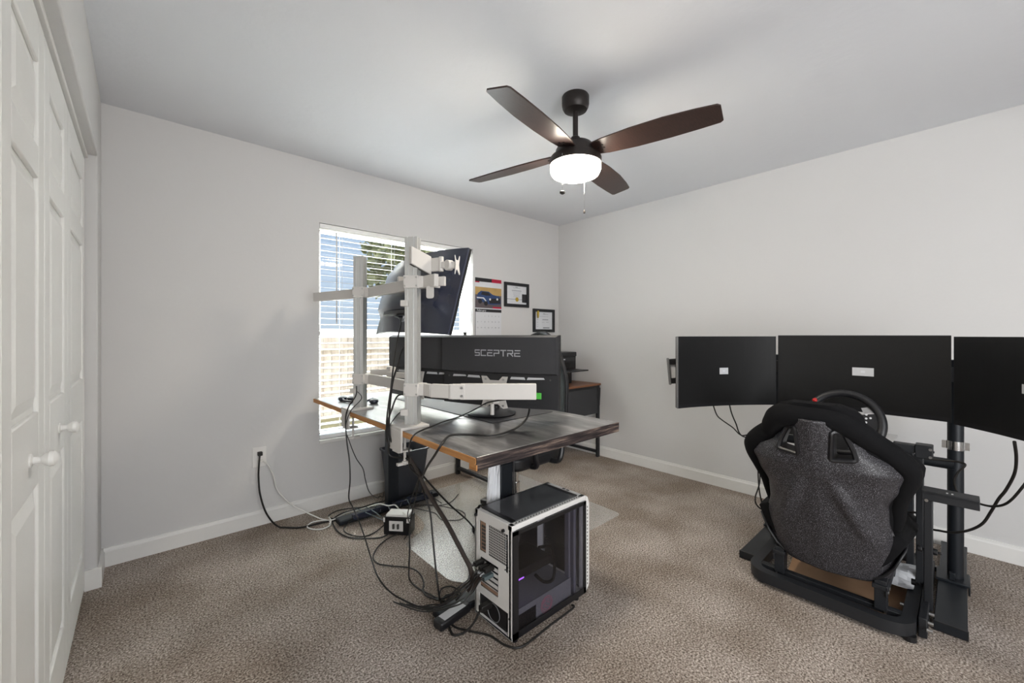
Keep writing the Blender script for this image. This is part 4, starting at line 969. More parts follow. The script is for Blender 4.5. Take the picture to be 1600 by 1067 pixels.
# rolled head edge and wing edges over the shell's rim
half = [(.225, .40, .022), (.232, .46, .030), (.236, .52, .034), (.252, .59, .038), (.272, .65, .041), (.270, .695, .043), (.232, .742, .043), (.182, .783, .044), (.148, .825, .047), (.112, .862, .050), (.06, .878, .052)]
RL = [(-y, z, r) for y, z, r in half]+[(0, .880, .052)]+[(y, z, r) for y, z, r in reversed(half)]
rad = [r for _, _, r in RL]; NR = len(RL)-1
def rollr(f):
    k = f*NR; i = min(int(k), NR-1); return rad[i]+(rad[i+1]-rad[i])*(k-i)
bm = BM(); tube(bm, [padpt(y, z, 0)+Vector((.018, .016*max(0, min(1, (z-.78)*14)), 0)) for y, z, r in RL], rollr, n=16, sub=6); obj('padded_rim', bm, M['fabric'], rg, smooth=True)
for s in (-1, 1):
    hp = roundpoly([(s*p[0], p[1]) for p in HOLE], .012, 4)
    bm = BM(); tube(bm, [shellpt(y, z, -.004) for y, z in hp], .010, n=8, closed=True, sub=1)
    for zc in (0,):
        A = [bm.verts.new(shellpt(y, z, -.002)) for y, z in hp]; B = [bm.verts.new(shellpt(y, z, -.002)+Vector((.12, 0, 0))) for y, z in hp]
        for i in range(len(hp)): bm.faces.new((A[i], A[(i+1) % len(hp)], B[(i+1) % len(hp)], B[i]))
    obj('opening_trim', bm, M['plastic'], rg)
# seat bottom
bm = BM(); g = []
for j in range(13):
    x = 2.30+.50*j/12; row = []
    for i in range(25):
        f = (i/24-.5)*2; h = .235+.02*math.sin(j/12*PI); z = .235+.02*(j/12)+(.10+.05*(1-j/12))*abs(f)**4
        row.append(bm.verts.new((x, SY+f*h, z)))
    g.append(row)
for j in range(12):
    for i in range(24): bm.faces.new((g[j][i], g[j][i+1], g[j+1][i+1], g[j+1][i]))
obj('seat_cushion', bm, M['fabric'], rg, solid=.07, smooth=True)
bm = BM(); g = []
for j in range(9):
    x = 2.31+.47*j/8; row = []
    for i in range(17):
        f = (i/16-.5)*2; z = .165+.17*abs(f)**5; row.append(bm.verts.new((x, SY+f*.262, z)))
    g.append(row)
for j in range(8):
    for i in range(16): bm.faces.new((g[j][i], g[j][i+1], g[j+1][i+1], g[j+1][i]))
obj('seat_pan', bm, M['leather'], rg, solid=.008, smooth=True)
for s in (-1, 1):
    bm = BM(); bx(bm, 2.31, 2.37, SY+s*.185-.02, SY+s*.185+.02, .060, .185); bx(bm, 2.30, 2.40, SY+s*.185-.026, SY+s*.185+.026, .150, .168)
    bx(bm, 2.62, 2.68, SY+s*.185-.02, SY+s*.185+.02, .060, .175); bx(bm, 2.30, 2.70, SY+s*.205-.003, SY+s*.205+.003, .12, .17); obj('seat_bracket', bm, M['black'], rg, bevel=.002)
    bm = BM()
    for x in (2.32, 2.36): cyl(bm, (x, SY+s*.20, .05), (x, SY+s*.20, .08), .006, n=10); cyl(bm, (x, SY+s*.212, .14), (x, SY+s*.20, .14), .007, n=10)
    parts('bolt', bm, M['steel'], rg)

# floor frame of the rig with wheel uprights
ws = rig
bm = BM(); U = [(3.10, SY+.29, .045), (2.42, SY+.29, .045), (2.31, SY+.285, .045), (2.262, SY+.235, .045), (2.258, SY+.12, .045), (2.256, SY, .045), (2.250, SY-.14, .045), (2.250, SY-.205, .045), (2.285, SY-.262, .045), (2.40, SY-.272, .045), (3.10, SY-.272, .045)]
tube(bm, U, .02, prof=rect_prof(.045, .05), sub=6); obj('floor_loop', bm, M['black'], ws, bevel=.006)
bm = BM()
for x in (2.34, 2.66): bx(bm, x-.018, x+.018, SY-.255, SY+.27, .045, .068); bx(bm, x-.006, x+.006, SY-.25, SY+.26, .068, .0695)
parts('cross_rail', bm, M['black'], ws, bevel=.002)
bm = BM(); bx(bm, 2.98, 3.03, SY-.255, SY+.27, .03, .07); parts('cross_rail', bm, M['black'], ws, bevel=.002)
bm = BM()
for x, y in ((2.29, SY+.25), (2.28, SY-.275), (3.05, SY+.29), (3.05, SY-.305)): cyl(bm, (x, y, 0), (x, y, .022), .022, n=14)
parts('rubber_foot', bm, M['plastic'], ws)
# right side rail and two-part uprights
bm = BM(); bx(bm, 2.32, 2.96, .096, .122, .006, .085); obj('side_rail', bm, M['black'], ws, bevel=.003)
bm = BM(); bx(bm, 2.48, 2.515, .086, .114, .05, .545); lo = obj('lower_upright', bm, M['black'], ws, bevel=.003)
bm = BM(); bx(bm, 2.665, 2.70, .122, .148, .05, .70); obj('upright', bm, M['black'], ws, bevel=.003)
bm = BM(); bx(bm, 2.84, 2.875, .165, .193, .07, .64); obj('upright', bm, M['black'], ws, bevel=.003)
bm = BM(); bx(bm, 2.66, 2.70, SY+.27, SY+.31, .05, .70); obj('upright', bm, M['black'], ws, bevel=.003)
bm = BM(); bx(bm, 2.655, 2.705, .150, .70, .672, .708); bx(bm, 2.648, 2.712, .092, .150, .655, .715); bx(bm, 2.648, 2.712, .69, .74, .655, .715); obj('top_crossbar', bm, M['black'], ws, bevel=.003)
for (x, y, z, s) in ((2.68, .10, .685, 1), (2.68, .106, .50, 1), (2.495, .072, .30, 1), (2.49, .118, .30, 1), (2.55, .14, .12, 1)):
    bm = BM(); cyl(bm, (x, y, z), (x, y+.016, z), .014, n=8); cyl(bm, (x, y-.012, z), (x, y, z), .006, n=8); obj('clamp_knob', bm, M['plastic'], ws, bevel=.002)
for (x, z) in ((2.44, .055), (2.36, .055), (2.30, .055)):
    bm = BM(); cyl(bm, (x, .080, z), (x, .097, z), .007, n=10); cyl(bm, (x, .170, z), (x, .184, z), .007, n=10); parts('bolt', bm, M['steel'], ws)
for (x, y, z) in ((2.655, .10, .70), (2.655, .10, .665), (2.472, .105, .52)):
    bm = BM(); cyl(bm, (x-.01, y, z), (x, y, z), .006, n=10); parts('bolt', bm, M['steel'], ws)
# shelf for a shifter
bm = BM(); c0_ = P(1447, 772, X=2.495); bx(bm, 2.465, 2.545, -.045, .12, .545, .560); bx(bm, 2.465, 2.470, -.045, .12, .52, .559); sf = obj('shifter_shelf', bm, M['black'], ws, bevel=.002)
bm = BM()
for y in (.045, .03): box(bm, (2.49, y, .5604), (.014, .006, .001))
parts('slot', bm, M['label'], sf)
# pedals
bm = BM(); prism(bm, [(2.80, .071), (3.02, .071), (3.06, .20), (3.03, .21), (2.82, .10)], lambda p, k: Vector((p[0], SY-.17 if k else SY+.17, p[1]))); pd = obj('pedal_base', bm, M['plastic'], rig, bevel=.004)
for i, y in enumerate((-.11, 0, .10)):
    bm = BM(); bar(bm, (2.96, SY+y, .13), (2.92, SY+y, .30), .012, .012); bar(bm, (2.905, SY+y, .23), (2.925, SY+y, .32), .05, .006); obj('pedal', bm, M['chrome'], pd, bevel=.002)
bm = BM(); bx(bm, 2.70, 2.84, .17, .34, .0712, .0755); crumb = tag(obj('paper_sheet', crumple([(2.56, .15, .083), (2.56, .36, .080), (2.80, .36, .082), (2.80, .15, .10)], seed=6, amp=.010), M['paper'], None, solid=.001), 'crinkled silver-white packaging sheet lying in the rig frame', 'packaging'); bm.free()
bm = BM(); slab(bm, [(2.40, .118), (2.96, .118), (2.96, .66), (2.40, .60)], .002, .006); tag(obj('cardboard_sheet', bm, M['ply'], None), 'flat brown cardboard sheet on the carpet under the racing seat', 'cardboard')
# wheel
wc = Vector((2.47, .385, .805)); Tw = Matrix.Translation(wc) @ Matrix.Rotation(math.radians(-90+18), 4, 'Y')      # local z towards the driver
Tw = Matrix.Translation(wc) @ Matrix.Rotation(math.radians(72-162), 4, 'Y') @ Matrix.Rotation(0, 4, 'Z')
ax = Vector((-math.cos(math.radians(20)), 0, math.sin(math.radians(20)))); vv = Vector((math.sin(math.radians(20)), 0, math.cos(math.radians(20)))); hh = Vector((0, -1, 0))
def wp(a, b_, c=0): return wc+hh*a+vv*b_+ax*c
R = .142
bm = BM(); tube(bm, [wp(R*math.cos(k*PI/16), R*math.sin(k*PI/16)) for k in range(32)], .0175, n=12, closed=True, sub=2); wl = tag(obj('steering_wheel', bm, M['leather'], rig, smooth=True), 'round black steering wheel rim')
def wprism(poly, c0, c1, bev=.0015, m_=None, name='spoke', parent=None):
    bm = BM(); prism(bm, poly, lambda p, k: wp(p[0], p[1], c1 if k else c0)); return obj(name, bm, m_ or M['plastic'], parent or wl, bevel=bev)
hubp = wprism(roundpoly([(-.06, .045), (.06, .045), (.065, -.03), (.025, -.06), (-.025, -.06), (-.065, -.03)], .02), -.012, .012, name='hub')
for s in (-1, 1): wprism([(s*.05, .042), (s*.132, .06), (s*.138, .02), (s*.128, -.02), (s*.06, -.02)], -.006, .006)
wprism([(-.022, -.05), (.022, -.05), (.030, -.132), (-.030, -.132)], -.006, .006)
bm = BM()
for s in (-1, 1):
    for (a, b_) in ((.085, .03), (.085, .048), (.070, .030), (.100, .034), (.085, .012), (.068, .010)): cyl(bm, wp(s*a, b_, .005), wp(s*a, b_, .009), .0045, n=10)
parts('button', bm, M['label'], wl)
bm = BM()
for s in (-1, 1): prism(bm, [(s*.06, .085), (s*.12, .10), (s*.128, .075), (s*.07, .06)], lambda p, k: wp(p[0], p[1], -.03 if k else -.034)); prism(bm, [(s*.115, .005), (s*.128, .005), (s*.122, -.06), (s*.108, -.05)], lambda p, k: wp(p[0], p[1], -.03 if k else -.034))
parts('shift_paddle', bm, M['chrome'], wl)
bm = BM(); sph(bm, wp(-.112, .092, .014), .011); obj('shift_light', bm, M['redl'], wl, smooth=True)
bm = BM(); sph(bm, wp(.085, -.035, .0), .007); obj('status_light', bm, M['amber'], wl, smooth=True)
# ribbed motor base behind the wheel
bm = BM(); cyl(bm, wp(0, 0, -.012), wp(0, 0, -.09), .025); lathe(bm, [(0, -.30), (.05, -.30), (.062, -.28), (.062, -.10), (.05, -.085), (0, -.085)], mat=Matrix.Translation(wc) @ Matrix(((hh.x, vv.x, ax.x), (hh.y, vv.y, ax.y), (hh.z, vv.z, ax.z))).to_4x4(), n=32)
mb = obj('motor_base', bm, M['plastic'], rig, smooth=True)
bm = BM()
for i in range(9):
    lathe(bm, [(.060, -.11-i*.019), (.085, -.11-i*.019), (.085, -.116-i*.019), (.060, -.116-i*.019)], mat=Matrix.Translation(wc) @ Matrix(((hh.x, vv.x, ax.x), (hh.y, vv.y, ax.y), (hh.z, vv.z, ax.z))).to_4x4(), n=28)
obj('cooling_fins', bm, M['plastic'], mb)
bm = BM(); bx(bm, 2.55, 2.80, SY-.20, SY+.16, .712, .722); 
for y in (SY-.18, SY+.12): bx(bm, 2.56, 2.72, y, y+.004, .66, .712)
obj('wheel_deck', bm, M['chrome'], ws, bevel=.001)

# monitor floor stand
ms = thing('monitor_stand', 'tall black two-post floor stand carrying the three rig monitors', 'monitor stand', (2.93, .4, 0))
for y in (.035, .775):
    bm = BM(); bx(bm, 2.43, 3.40, y-.048, y+.048, .004, .040); fp = obj('base_plate', bm, M['blackm'], ms, bevel=.003)
    bm = BM(); bx(bm, 2.43, 2.438, y-.050, y+.050, .003, .041); bx(bm, 3.392, 3.40, y-.050, y+.050, .003, .041); parts('end_cap', bm, M['plastic'], fp)
    bm = BM(); bx(bm, 2.85, 2.99, y-.055, y+.055, .040, .052); bx(bm, 2.85, 2.99, y-.058, y-.052, .006, .05); bx(bm, 2.865, 2.885, y-.01, y+.01, .052, .085); obj('foot_bracket', bm, M['blackm'], fp, bevel=.002)
    bm = BM(); cyl(bm, (2.925, y-.01, .05), (2.925, y-.01, 1.10), .0285, n=32); obj('post', bm, M['blackm'], ms, smooth=True)
    bm = BM(); cyl(bm, (2.925, y-.01, .665), (2.925, y-.01, .708), .031, n=32); bx(bm, 2.92, 2.93, y-.01-.046, y-.01+.046, .668, .705); o = tag(obj('clamp_ring', bm, M['chrome'], ms, smooth=True), 'shiny steel clamp ring')
bm = BM(); cyl(bm, (2.905, .03, .595), (2.905, .765, .595), .025, n=24); obj('cross_tube', bm, M['blackm'], ms, smooth=True)
bm = BM(); bar(bm, (2.90, -.12, 1.03), (2.90, .90, 1.03), .03, .07); obj('cross_arm', bm, M['black'], ms, bevel=.003)
for s, (bx_, by_) in ((1, (2.43, 1.04)), (-1, (2.43, -.30))):
    bm = BM(); a0 = Vector((2.90, SY-.03+s*.50, 1.03)); a1 = Vector((bx_+.10, by_-.03*s, 1.03)); bar(bm, a0, a1, .03, .07); ar = obj('side_arm', bm, M['black'], ms, bevel=.003)
a = P(1046, 580, X=2.36); b_ = P(1080, 578, X=2.42)
bm = BM(); dd = (b_-a).normalized(); b2 = a+dd*.20
bar(bm, a+Vector((0, 0, .057)), b2+Vector((0, 0, .057)), .03, .034); bar(bm, a-Vector((0, 0, .057)), b2-Vector((0, 0, .057)), .03, .034); bar(bm, b2-dd*.03, b2, .03, .15); e_ = obj('bracket', bm, M['plastic'], ms, bevel=.002)
bm = BM(); bar(bm, a, b2, .012, .08); obj('sticker', bm, M['label'], e_)
bm = BM(); bar(bm, a-dd*.010, a+dd*.004, .034, .160); obj('end_plate', bm, M['bezel'], e_, bevel=.003)

def rig_monitor(label, A, B, z0a, z1a, sag, sticker, su=0, bez='bezel'):
    A = Vector(A); B = Vector(B); W = (B-A).length; mid = (A+B)/2
    T = frame3((mid.x, mid.y, z0a), B-A); 
    if (T.to_3x3() @ Vector((0, 1, 0))).dot(Vector((mid.x-2.3, mid.y-SY, 0))) < 0: T = frame3((mid.x, mid.y, z0a), A-B)
    H = z1a-z0a; mo = thing('monitor', label, 'monitor', (mid.x, mid.y, z0a))
    bm = BM(); curved(bm, T, W, sag, -W/2, W/2, 0, H, .002, .022, .002, nu=24); obj('back_cover', bm, M['plastic'], mo)
    bm = BM(); curved(bm, T, W, sag, -W/2, W/2, 0, H, -.003, .002, 0, nu=24); obj('screen_frame', bm, M['plastic'], mo)
    bm = BM(); curved(bm, T, W, sag, -W/2+.005, W/2-.005, .020, H-.005, -.0036, -.001, 0, nu=24); obj('screen', bm, M['screenm'], mo)
    bm = BM(); curved(bm, T, W, sag, -.22, .22, H*.2, H*.8, .02, .05, .03, nu=12); obj('rear_housing', bm, M['plastic'], mo)
    bm = BM(); curved(bm, T, W, sag, -.05, .05, H*.5-.05, H*.5+.05, .048, .10, .0, nu=4); obj('vesa_plate', bm, M['black'], mo)
    su_, sw, shh = sticker
    bm = BM(); curved(bm, T, W, sag, su_-sw/2, su_+sw/2, H*.5-shh/2+su, H*.5+shh/2+su, -.0045, -.0034, 0, nu=4); st = obj('screen_sticker', bm, M['label'], mo)
    bm = BM(); c = T @ Vector((su_, sag*(1-(2*su_/W)**2)-.0052, H*.5+su)); u = (T.to_3x3() @ Vector((1, 0, 0))); n_ = (T.to_3x3() @ Vector((0, 1, 0)))
    bar(bm, c-u*sw*.10, c+u*sw*.10, .0012, shh*.28); obj('sticker_mark', bm, M['paper'], st)
    for s in (-1, 1):
        bm = BM(); curved(bm, T, W, sag, s*(W/2), s*(W/2-.0018), 0, H, -.0042, .012, 0, nu=1)
        if s*(T.to_3x3() @ Vector((1, 0, 0))).y > 0 and bez: obj('side_bezel', bm, M[bez], mo)
        else: bm.free()
    return T, W, H
TM, WM, HM = rig_monitor('middle of the three black curved rig monitors, facing the racing seat', (2.72, .716), (2.72, .036), .824, 1.2185, .030, (.03, .085, .042), .01, None)
TL, WL, HL = rig_monitor('left of the three black rig monitors, angled toward the racing seat', (2.700, .724), (2.165, 1.045), .820, 1.2130, .036, (.0, .055, .036), -.0, 'bezel')
TR, WR, HR = rig_monitor('right of the three black rig monitors, cut by the photo edge', (2.700, .026), (2.165, -.300), .820, 1.2130, .036, (.0, .055, .036), 0, None)

# ================================================================ POWER AND CORDS
CR = .004
pw = thing('power_hub', 'black and white power hub box on the carpet below the desk', 'power hub', (1.15, 2.40, 0))
hm = Matrix.Translation((1.185, 2.345, 0)) @ Matrix.Scale(.88, 4) @ Matrix.Rotation(math.radians(-48), 4, 'Z')
def hb(bm, x0, x1, y0, y1, z0, z1): 
    bmesh.ops.create_cube(bm, size=1, matrix=hm @ Matrix.Translation(((x0+x1)/2, (y0+y1)/2, (z0+z1)/2)) @ Matrix.Diagonal((x1-x0, y1-y0, z1-z0, 1)))
bm = BM(); hb(bm, -.095, .095, -.05, .05, .002, .125); obj('body', bm, M['plastic'], pw, bevel=.004)
bm = BM(); hb(bm, -.080, .080, -.045, .05, .125, .142); hb(bm, -.055, .045, -.054, -.048, .03, .100); hb(bm, .070, .096, -.056, -.02, .09, .118); hb(bm, -.096, -.085, -.056, -.02, .09, .12); obj('white_cover', bm, M['white'], pw, bevel=.003)
bm = BM()
for x in (-.02, .012): hb(bm, x-.006, x+.006, -.066, -.052, .05, .082)
parts('socket', bm, M['slot'], pw)
strip = thing('power_strip', 'flat black-blue power strip lying across the desk foot', 'power strip', (1.25, 2.64, .041))
bm = BM(); slab(bm, roundpoly([(1.00, 2.60), (1.58, 2.60), (1.58, 2.645), (1.00, 2.645)], .015), .043, .075); obj('strip_body', bm, M['bluebk'], strip, bevel=.004)
bm = BM(); 
for i in range(7): lathe(bm, [(0, 0), (.015, 0), (.015, .0015), (0, .0015)], (1.05+i*.078, 2.622, .0752), 16)
parts('socket', bm, M['plastic'], strip)
br = bm = BM(); box(bm, (.985, 1.465, .024), (.17, .055, .036), Euler((0, 0, math.radians(8)))); ad = obj('power_brick', bm, M['plastic'], None, bevel=.008); tag(ad, 'black power adapter brick on the carpet behind the tower', 'power adapter')
bm = BM(); box(bm, (.985, 1.465, .0425), (.12, .04, .001), Euler((0, 0, math.radians(8)))); obj('brick_label', bm, M['label'], ad)
def F(px, py, z=.006): return P(px, py, Z=z)
def A_(px, py, X): return P(px, py, X=X)
def cord(name, label, pts, r=.004, m_='cable', cat='cord', group=None, ends=()):
    bm = BM(); tube(bm, pts, r, n=8, sub=7, zmin=r); o = tag(obj(name, bm, M[m_], None, smooth=True), label, cat, group)
    for (p, q, rr) in ends:
        bm = BM(); cyl(bm, p, q, rr, rr*.8, n=12); obj('plug', bm, M[m_], o)
    return o
W0 = Vector((.562, YB-.03, .462))
cd = cord('power_cable', 'thick black cord running from the wall outlet to the power strip', [W0+Vector((.0, .006, 0)), P(405, 722, Y=2.985), P(404, 745, Y=2.985), P(407, 775, Y=2.96), P(418, 805, Y=2.88), F(438, 824), F(470, 824), F(505, 816), F(528, 812), F(548, 806), P(560, 800, Z=.03), Vector((1.0, 2.62, .055))], .0052)
bm = BM(); box(bm, (.562, YB-.022, .462), (.026, .028, .024)); obj('plug', bm, M['cable'], cd, bevel=.003)
W1_ = Vector((.570, YB-.012, .413))
cd = cord('power_cable', 'white cord running from the wall outlet with a tied loop on the carpet', [W1_, P(418, 725, Y=3.0), P(428, 745, Y=3.0), P(434, 766, Y=2.99), P(455, 788, Y=2.95), F(478, 800, .05), F(500, 810, .012), F(514, 814), F(516, 820), F(505, 826), F(490, 827), F(480, 823), F(488, 816), F(505, 813), F(520, 812, .014), F(540, 802, .02), F(558, 797, .02), F(575, 792, .06), F(592, 787, .075), F(606, 790, .09), F(617, 789, .095), F(625, 797, .10), F(633, 803, .145)], .0042, 'wcable')
bm = BM(); box(bm, (.566, YB-.016, .413), (.024, .016, .022)); obj('plug', bm, M['wcable'], cd, bevel=.003)
bm = BM(); tube(bm, [F(514, 808, .006), F(517, 814, .014), F(514, 820, .006)], .0045, n=8); obj('cord_tie', bm, M['wcable'], cd)
# cords falling from the far desk corner
e0 = A_(568, 603, .90)
cord('cable', 'black cable hanging from the desk edge by the window down to the tower', [Vector((.90, 2.30, .93)), A_(556, 618, .84), A_(545, 635, .835), A_(540, 655, .83), A_(542, 690, .83), A_(546, 720, .83), A_(547, 750, .83), A_(545, 778, .85), A_(551, 792, .86), A_(560, 812, .88), A_(570, 840, .87), A_(578, 866, .88), F(590, 900, .06), F(610, 925, .02), F(640, 942), F(665, 950), F(690, 948, .02), A_(715, 925, 1.0), A_(738, 910, 1.05), Vector((1.072, 1.35, .235))], .0036)
cord('cable', 'thin black cable with a kink hanging below the desk corner by the window', [Vector((.92, 2.36, .90)), A_(565, 622, .86), A_(548, 642, .835), A_(540, 668, .832), A_(546, 690, .835), A_(556, 715, .85), A_(567, 732, .87), A_(571, 750, .89), A_(578, 770, .92), F(590, 778, .02), F(598, 776), F(600, 770, .03), F(596, 790, .05), F(594, 800, .07)], .0024)
# main bundle from upper monitor down the front post
MBn = [
 ('cable', 'black cable dropping from the overhead monitor behind the white post', [To @ Vector((sgnx*-.17, .05, .10)), A_(626, 500, .98), A_(620, 535, .92), A_(615, 570, .88), A_(611, 605, .86), A_(606, 640, .835), A_(604, 665, .83), A_(605, 690, .83), A_(622, 702, .88), A_(645, 722, .92), A_(655, 740, .93)], .0036),
 ('cable', 'black cable dropping beside the white post from behind the grey monitor', [Vector((1.08, 1.93, 1.10)), A_(632, 542, .96), A_(621, 572, .90), A_(613, 600, .87), A_(609, 640, .84), A_(608, 668, .832), A_(612, 690, .84), A_(630, 706, .90), A_(655, 735, .93)], .0044),
 ('cable', 'short black cable curving from the lower crossbar over the desk edge', [Vector((.96, 1.78, .935)), A_(622, 618, .93), A_(612, 640, .87), A_(606, 662, .835), A_(607, 690, .83), A_(610, 712, .84), A_(640, 718, .90), A_(657, 742, .94)], .0042),
 ('cable', 'thin black cable looping from the post clip over the desk edge', [Vector((.893, 1.716, .868)), A_(624, 645, .88), A_(612, 660, .835), A_(607, 672, .832), A_(608, 695, .835), A_(632, 716, .90), A_(650, 735, .93)], .0026)]
for nme, lab, pts, r in MBn: cord(nme, lab, pts, r)
cord('cable', 'black cable lying over the desk mat and up to the white arm', [Vector((1.27, 1.35, .935)), A_(765, 628, 1.24), P(745, 638, Z=.84), P(720, 650, Z=.806), P(695, 658, Z=.806), P(675, 666, Z=.806), P(655, 674, Z=.812), A_(645, 682, .835), A_(640, 695, .83), A_(639, 715, .83), A_(641, 730, .87), A_(655, 745, .92)], .0034)
cord('cable', 'thick black cable looping across the desk corner from the lettered monitor', [A_(826, 622, 1.44), A_(827, 640, 1.40), P(822, 655, Z=.83), P(806, 669, Z=.807), P(785, 677, Z=.807), P(762, 680, Z=.807), P(735, 679, Z=.807), P(712, 679, Z=.808), P(700, 682, Z=.812), A_(690, 694, .835), A_(680, 710, .83), A_(668, 728, .86), A_(660, 745, .93)], .0048)
# thick sleeve from below the desk to the tower
J = A_(656, 744, .93)
cord('cable_sleeve', 'thick brown-black braided cable bundle sweeping down to the tower', [A_(640, 715, .90), J, A_(664, 762, .945), A_(678, 785, .955), A_(697, 815, .965), A_(713, 845, .975), A_(725, 868, .99), A_(735, 888, 1.0), A_(737, 908, 1.01), A_(733, 922, 1.02), A_(738, 917, 1.04), Vector((1.073, 1.335, .25))], .0095, 'cableb', 'cable bundle')
cord('cable', 'straight black cable running from under the desk edge to behind the tower', [J+Vector((0, .0, .02)), A_(672, 756, 1.0), A_(700, 786, 1.12), A_(735, 818, 1.25), F(748, 842, .15), F(752, 870, .03)], .0042)
cord('cable', 'brown-black cable dropping vertically from the bundle past the power hub', [J, A_(650, 775, .95), A_(644, 800, .96), A_(640, 830, .95), A_(640, 860, .93), A_(639, 885, .92), F(640, 905, .02), F(652, 918), F(670, 928), F(690, 935, .02), A_(720, 920, 1.02), Vector((1.073, 1.365, .24))], .0038)
cord('cable', 'black cable dropping from the bundle over the clear mat to the tower', [J, A_(664, 775, .97), A_(672, 800, .98), A_(676, 840, .97), A_(680, 880, .96), A_(684, 915, .95), F(687, 935, .03), F(692, 950, .012), F(700, 968), F(712, 980), F(735, 986), F(765, 993), F(790, 1008), Vector((1.10, 1.155, .006)), Vector((1.25, 1.16, .006)), F(862, 975), F(885, 958), F(897, 948), F(893, 945)], .0042)
cord('cable', 'thin cable hanging from the bundle to the power hub', [J, A_(646, 770, .97), A_(640, 790, 1.0), A_(637, 808, 1.05), F(642, 826, .02), F(632, 842)], .0026)
cord('cable', 'long black cable looping around the power strip on the carpet', [F(622, 822, .03), F(600, 838), F(575, 841), F(548, 840), F(530, 832), F(521, 820), F(522, 810), F(534, 802), F(555, 796), F(580, 788, .02), F(600, 783, .03), F(612, 782, .06)], .0042)
cord('cable', 'inner black cable coil running from the strip end round to the hub', [Vector((1.0, 2.615, .055)), F(540, 822), F(538, 830), F(550, 836), F(568, 838), F(585, 832), F(600, 820, .03), F(606, 812, .06)], .0038)
cord('cable', 'black cable making a flat oval behind the power strip', [F(612, 795, .06), F(590, 792, .02), F(560, 793), F(530, 797), F(514, 805), F(520, 810), F(545, 808), F(570, 798, .02), F(600, 790, .05)], .0036)
cord('cable', 'cable arching from the power hub across the carpet toward the tower', [F(622, 834, .02), F(605, 842), F(590, 855), F(583, 870), F(590, 880), F(610, 884), F(640, 887), F(655, 895), F(662, 910), F(661, 922), F(668, 932), F(690, 938, .012), F(708, 940, .02), A_(725, 925, 1.03), Vector((1.073, 1.37, .225))], .0036)
cord('cable', 'small round cable coil on the carpet beside the sleeve', [F(686, 932), F(690, 920), F(702, 916), F(714, 920), F(719, 928), F(712, 936), F(700, 941), F(692, 938), F(697, 930), F(712, 928), F(722, 933), F(728, 932, .03)], .0034)
cord('cable', 'black cable loop lying on the clear mat right of the sleeve', [F(645, 793, .03), F(662, 797), F(680, 802), F(690, 812), F(703, 813), F(718, 812), F(727, 806), F(722, 799), F(705, 794), F(685, 790), F(660, 788, .02), F(640, 790, .05)], .0034, 'cableb')
cord('cable', 'thin cable end pointing up on the carpet near the waste bin', [F(636, 793, .05), F(660, 790), F(690, 789), F(705, 784), F(716, 772, .01)], .003)
cord('cable', 'black cable arching over the far desk foot toward the waste bin', [F(625, 792, .07), F(632, 777, .06), F(645, 771, .045), F(662, 771, .045), F(676, 777, .02), F(690, 786)], .0034)
for i, (a, b_, c) in enumerate((((556, 760), (575, 790), (603, 815)), ((572, 792), (586, 800), (602, 812)), ((607, 792), (612, 800), (618, 806)), ((636, 780), (642, 795), (643, 808)))):
    labs = ['grey-green cable crossing the power strip left end', 'grey-green cable reaching from strip to the hub side', 'short grey cable bridging the strip and hub beside the desk column', 'short grey cable right of the desk column near the hub']
    pts = [F(a[0], a[1]+ (34 if i == 0 else 0), .077), F(b_[0], b_[1]+(12 if i == 0 else 0), .07), F(c[0], c[1], .06)]
    cord('cable', labs[i], pts, .0032, 'gcable')
pcd = cord('power_cable', 'black power cord plugged into the bottom of the tower rear', [Vector((PX0-.045, yb(.10), .10)), F(738, 976, .04), F(722, 990), F(708, 992), F(703, 982), F(700, 975), F(690, 958), F(688, 945, .015)], .0046)
bm = BM(); bx(bm, PX0-.05, PX0+.006, yb(.112), yb(.088), .088, .112); obj('plug', bm, M['cable'], pcd, bevel=.003)
ends = [(735, 918, .99), (714, 936, .94), (697, 950, .90)]
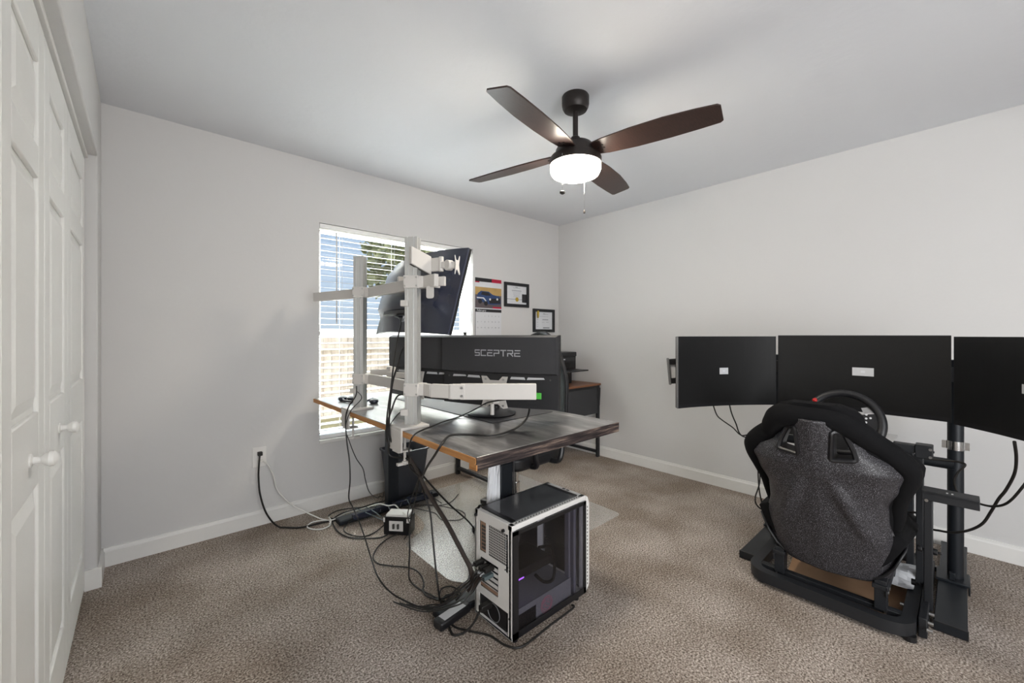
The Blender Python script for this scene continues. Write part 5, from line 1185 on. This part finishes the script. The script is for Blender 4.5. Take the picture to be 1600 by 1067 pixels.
for i, (v, z, m_, dy) in enumerate(((.055, .262, 'cable', -14), (.09, .258, 'cable', -8), (.12, .262, 'cable', -3), (.085, .235, 'label', 4), (.115, .230, 'gcable', 9))):
    q = Vector((PX0-.044, yb(v), z)); pts = [q, q+Vector((-.025, .0, -.006))]+[A_(x+dy*.2, y+dy, X) for x, y, X in ends[:2]]+[F(690-i*7, 951+dy*.5, .012+.008*i), F(655-i*10, 948-i*2)]
    bm = BM(); tube(bm, pts, .0028, n=8, zmin=.004)
    o = tag(obj('video_cable', bm, M['cable'], None, smooth=True), ['upper left black video cable in the tower rear', 'middle black video cable in the tower rear', 'right black video cable in the tower rear', 'video cable with a pale grey plug in the tower rear', 'video cable with a green-grey plug in the tower rear'][i], 'cable', 'video cables behind the tower')
    pl = BM(); bx(pl, PX0-.045, PX0+.002, yb(v+.010), yb(v-.010), z-.008, z+.008); obj('plug', pl, M[m_], o, bevel=.002)
# rig cords
Lb = lambda u: TL @ Vector((u, .06, .01))
cord('cable', 'outer thin cable hanging below the left rig monitor', [P(1114, 632, X=2.48), P(1120, 648, X=2.50), P(1128, 656, X=2.52), P(1145, 668, X=2.56), P(1158, 680, X=2.6), Vector((2.62, .80, .62)), Vector((2.68, .80, .30)), Vector((2.72, .74, .02))], .0036)
cord('cable', 'inner thin cable hanging below the left rig monitor', [P(1139, 628, X=2.55), P(1143, 645, X=2.55), P(1150, 662, X=2.56), P(1158, 680, X=2.58), Vector((2.60, .79, .60)), Vector((2.62, .78, .40)), P(1180, 778, X=2.5), P(1185, 792, X=2.5), P(1200, 800, X=2.55)], .0036)
cord('cable', 'thick black cable hanging from the right rig monitor in an S', [P(1585, 690, X=2.45), P(1588, 715, X=2.50), P(1585, 740, X=2.55), P(1572, 765, X=2.6), P(1560, 780, X=2.64), P(1548, 800, X=2.68), P(1535, 818, X=2.7), P(1515, 828, X=2.72), P(1490, 832, X=2.74), P(1468, 829, X=2.76), P(1452, 824, X=2.78), Vector((2.78, .16, .36)), Vector((2.82, .3, .26))], .0052)
cord('cable', 'black cable curving from behind the monitor post across the wall at right', [P(1440, 716, X=2.85), P(1475, 719, X=2.86), P(1500, 722, X=2.84), P(1508, 727, X=2.82), P(1497, 738, X=2.82), P(1491, 752, X=2.82), P(1497, 770, X=2.82), P(1515, 783, X=2.75), P(1530, 787, X=2.66), P(1552, 791, X=2.6), P(1575, 785, X=2.55), P(1600, 758, X=2.5), P(1625, 720, X=2.5)], .0046)
bpy.context.view_layer.update()
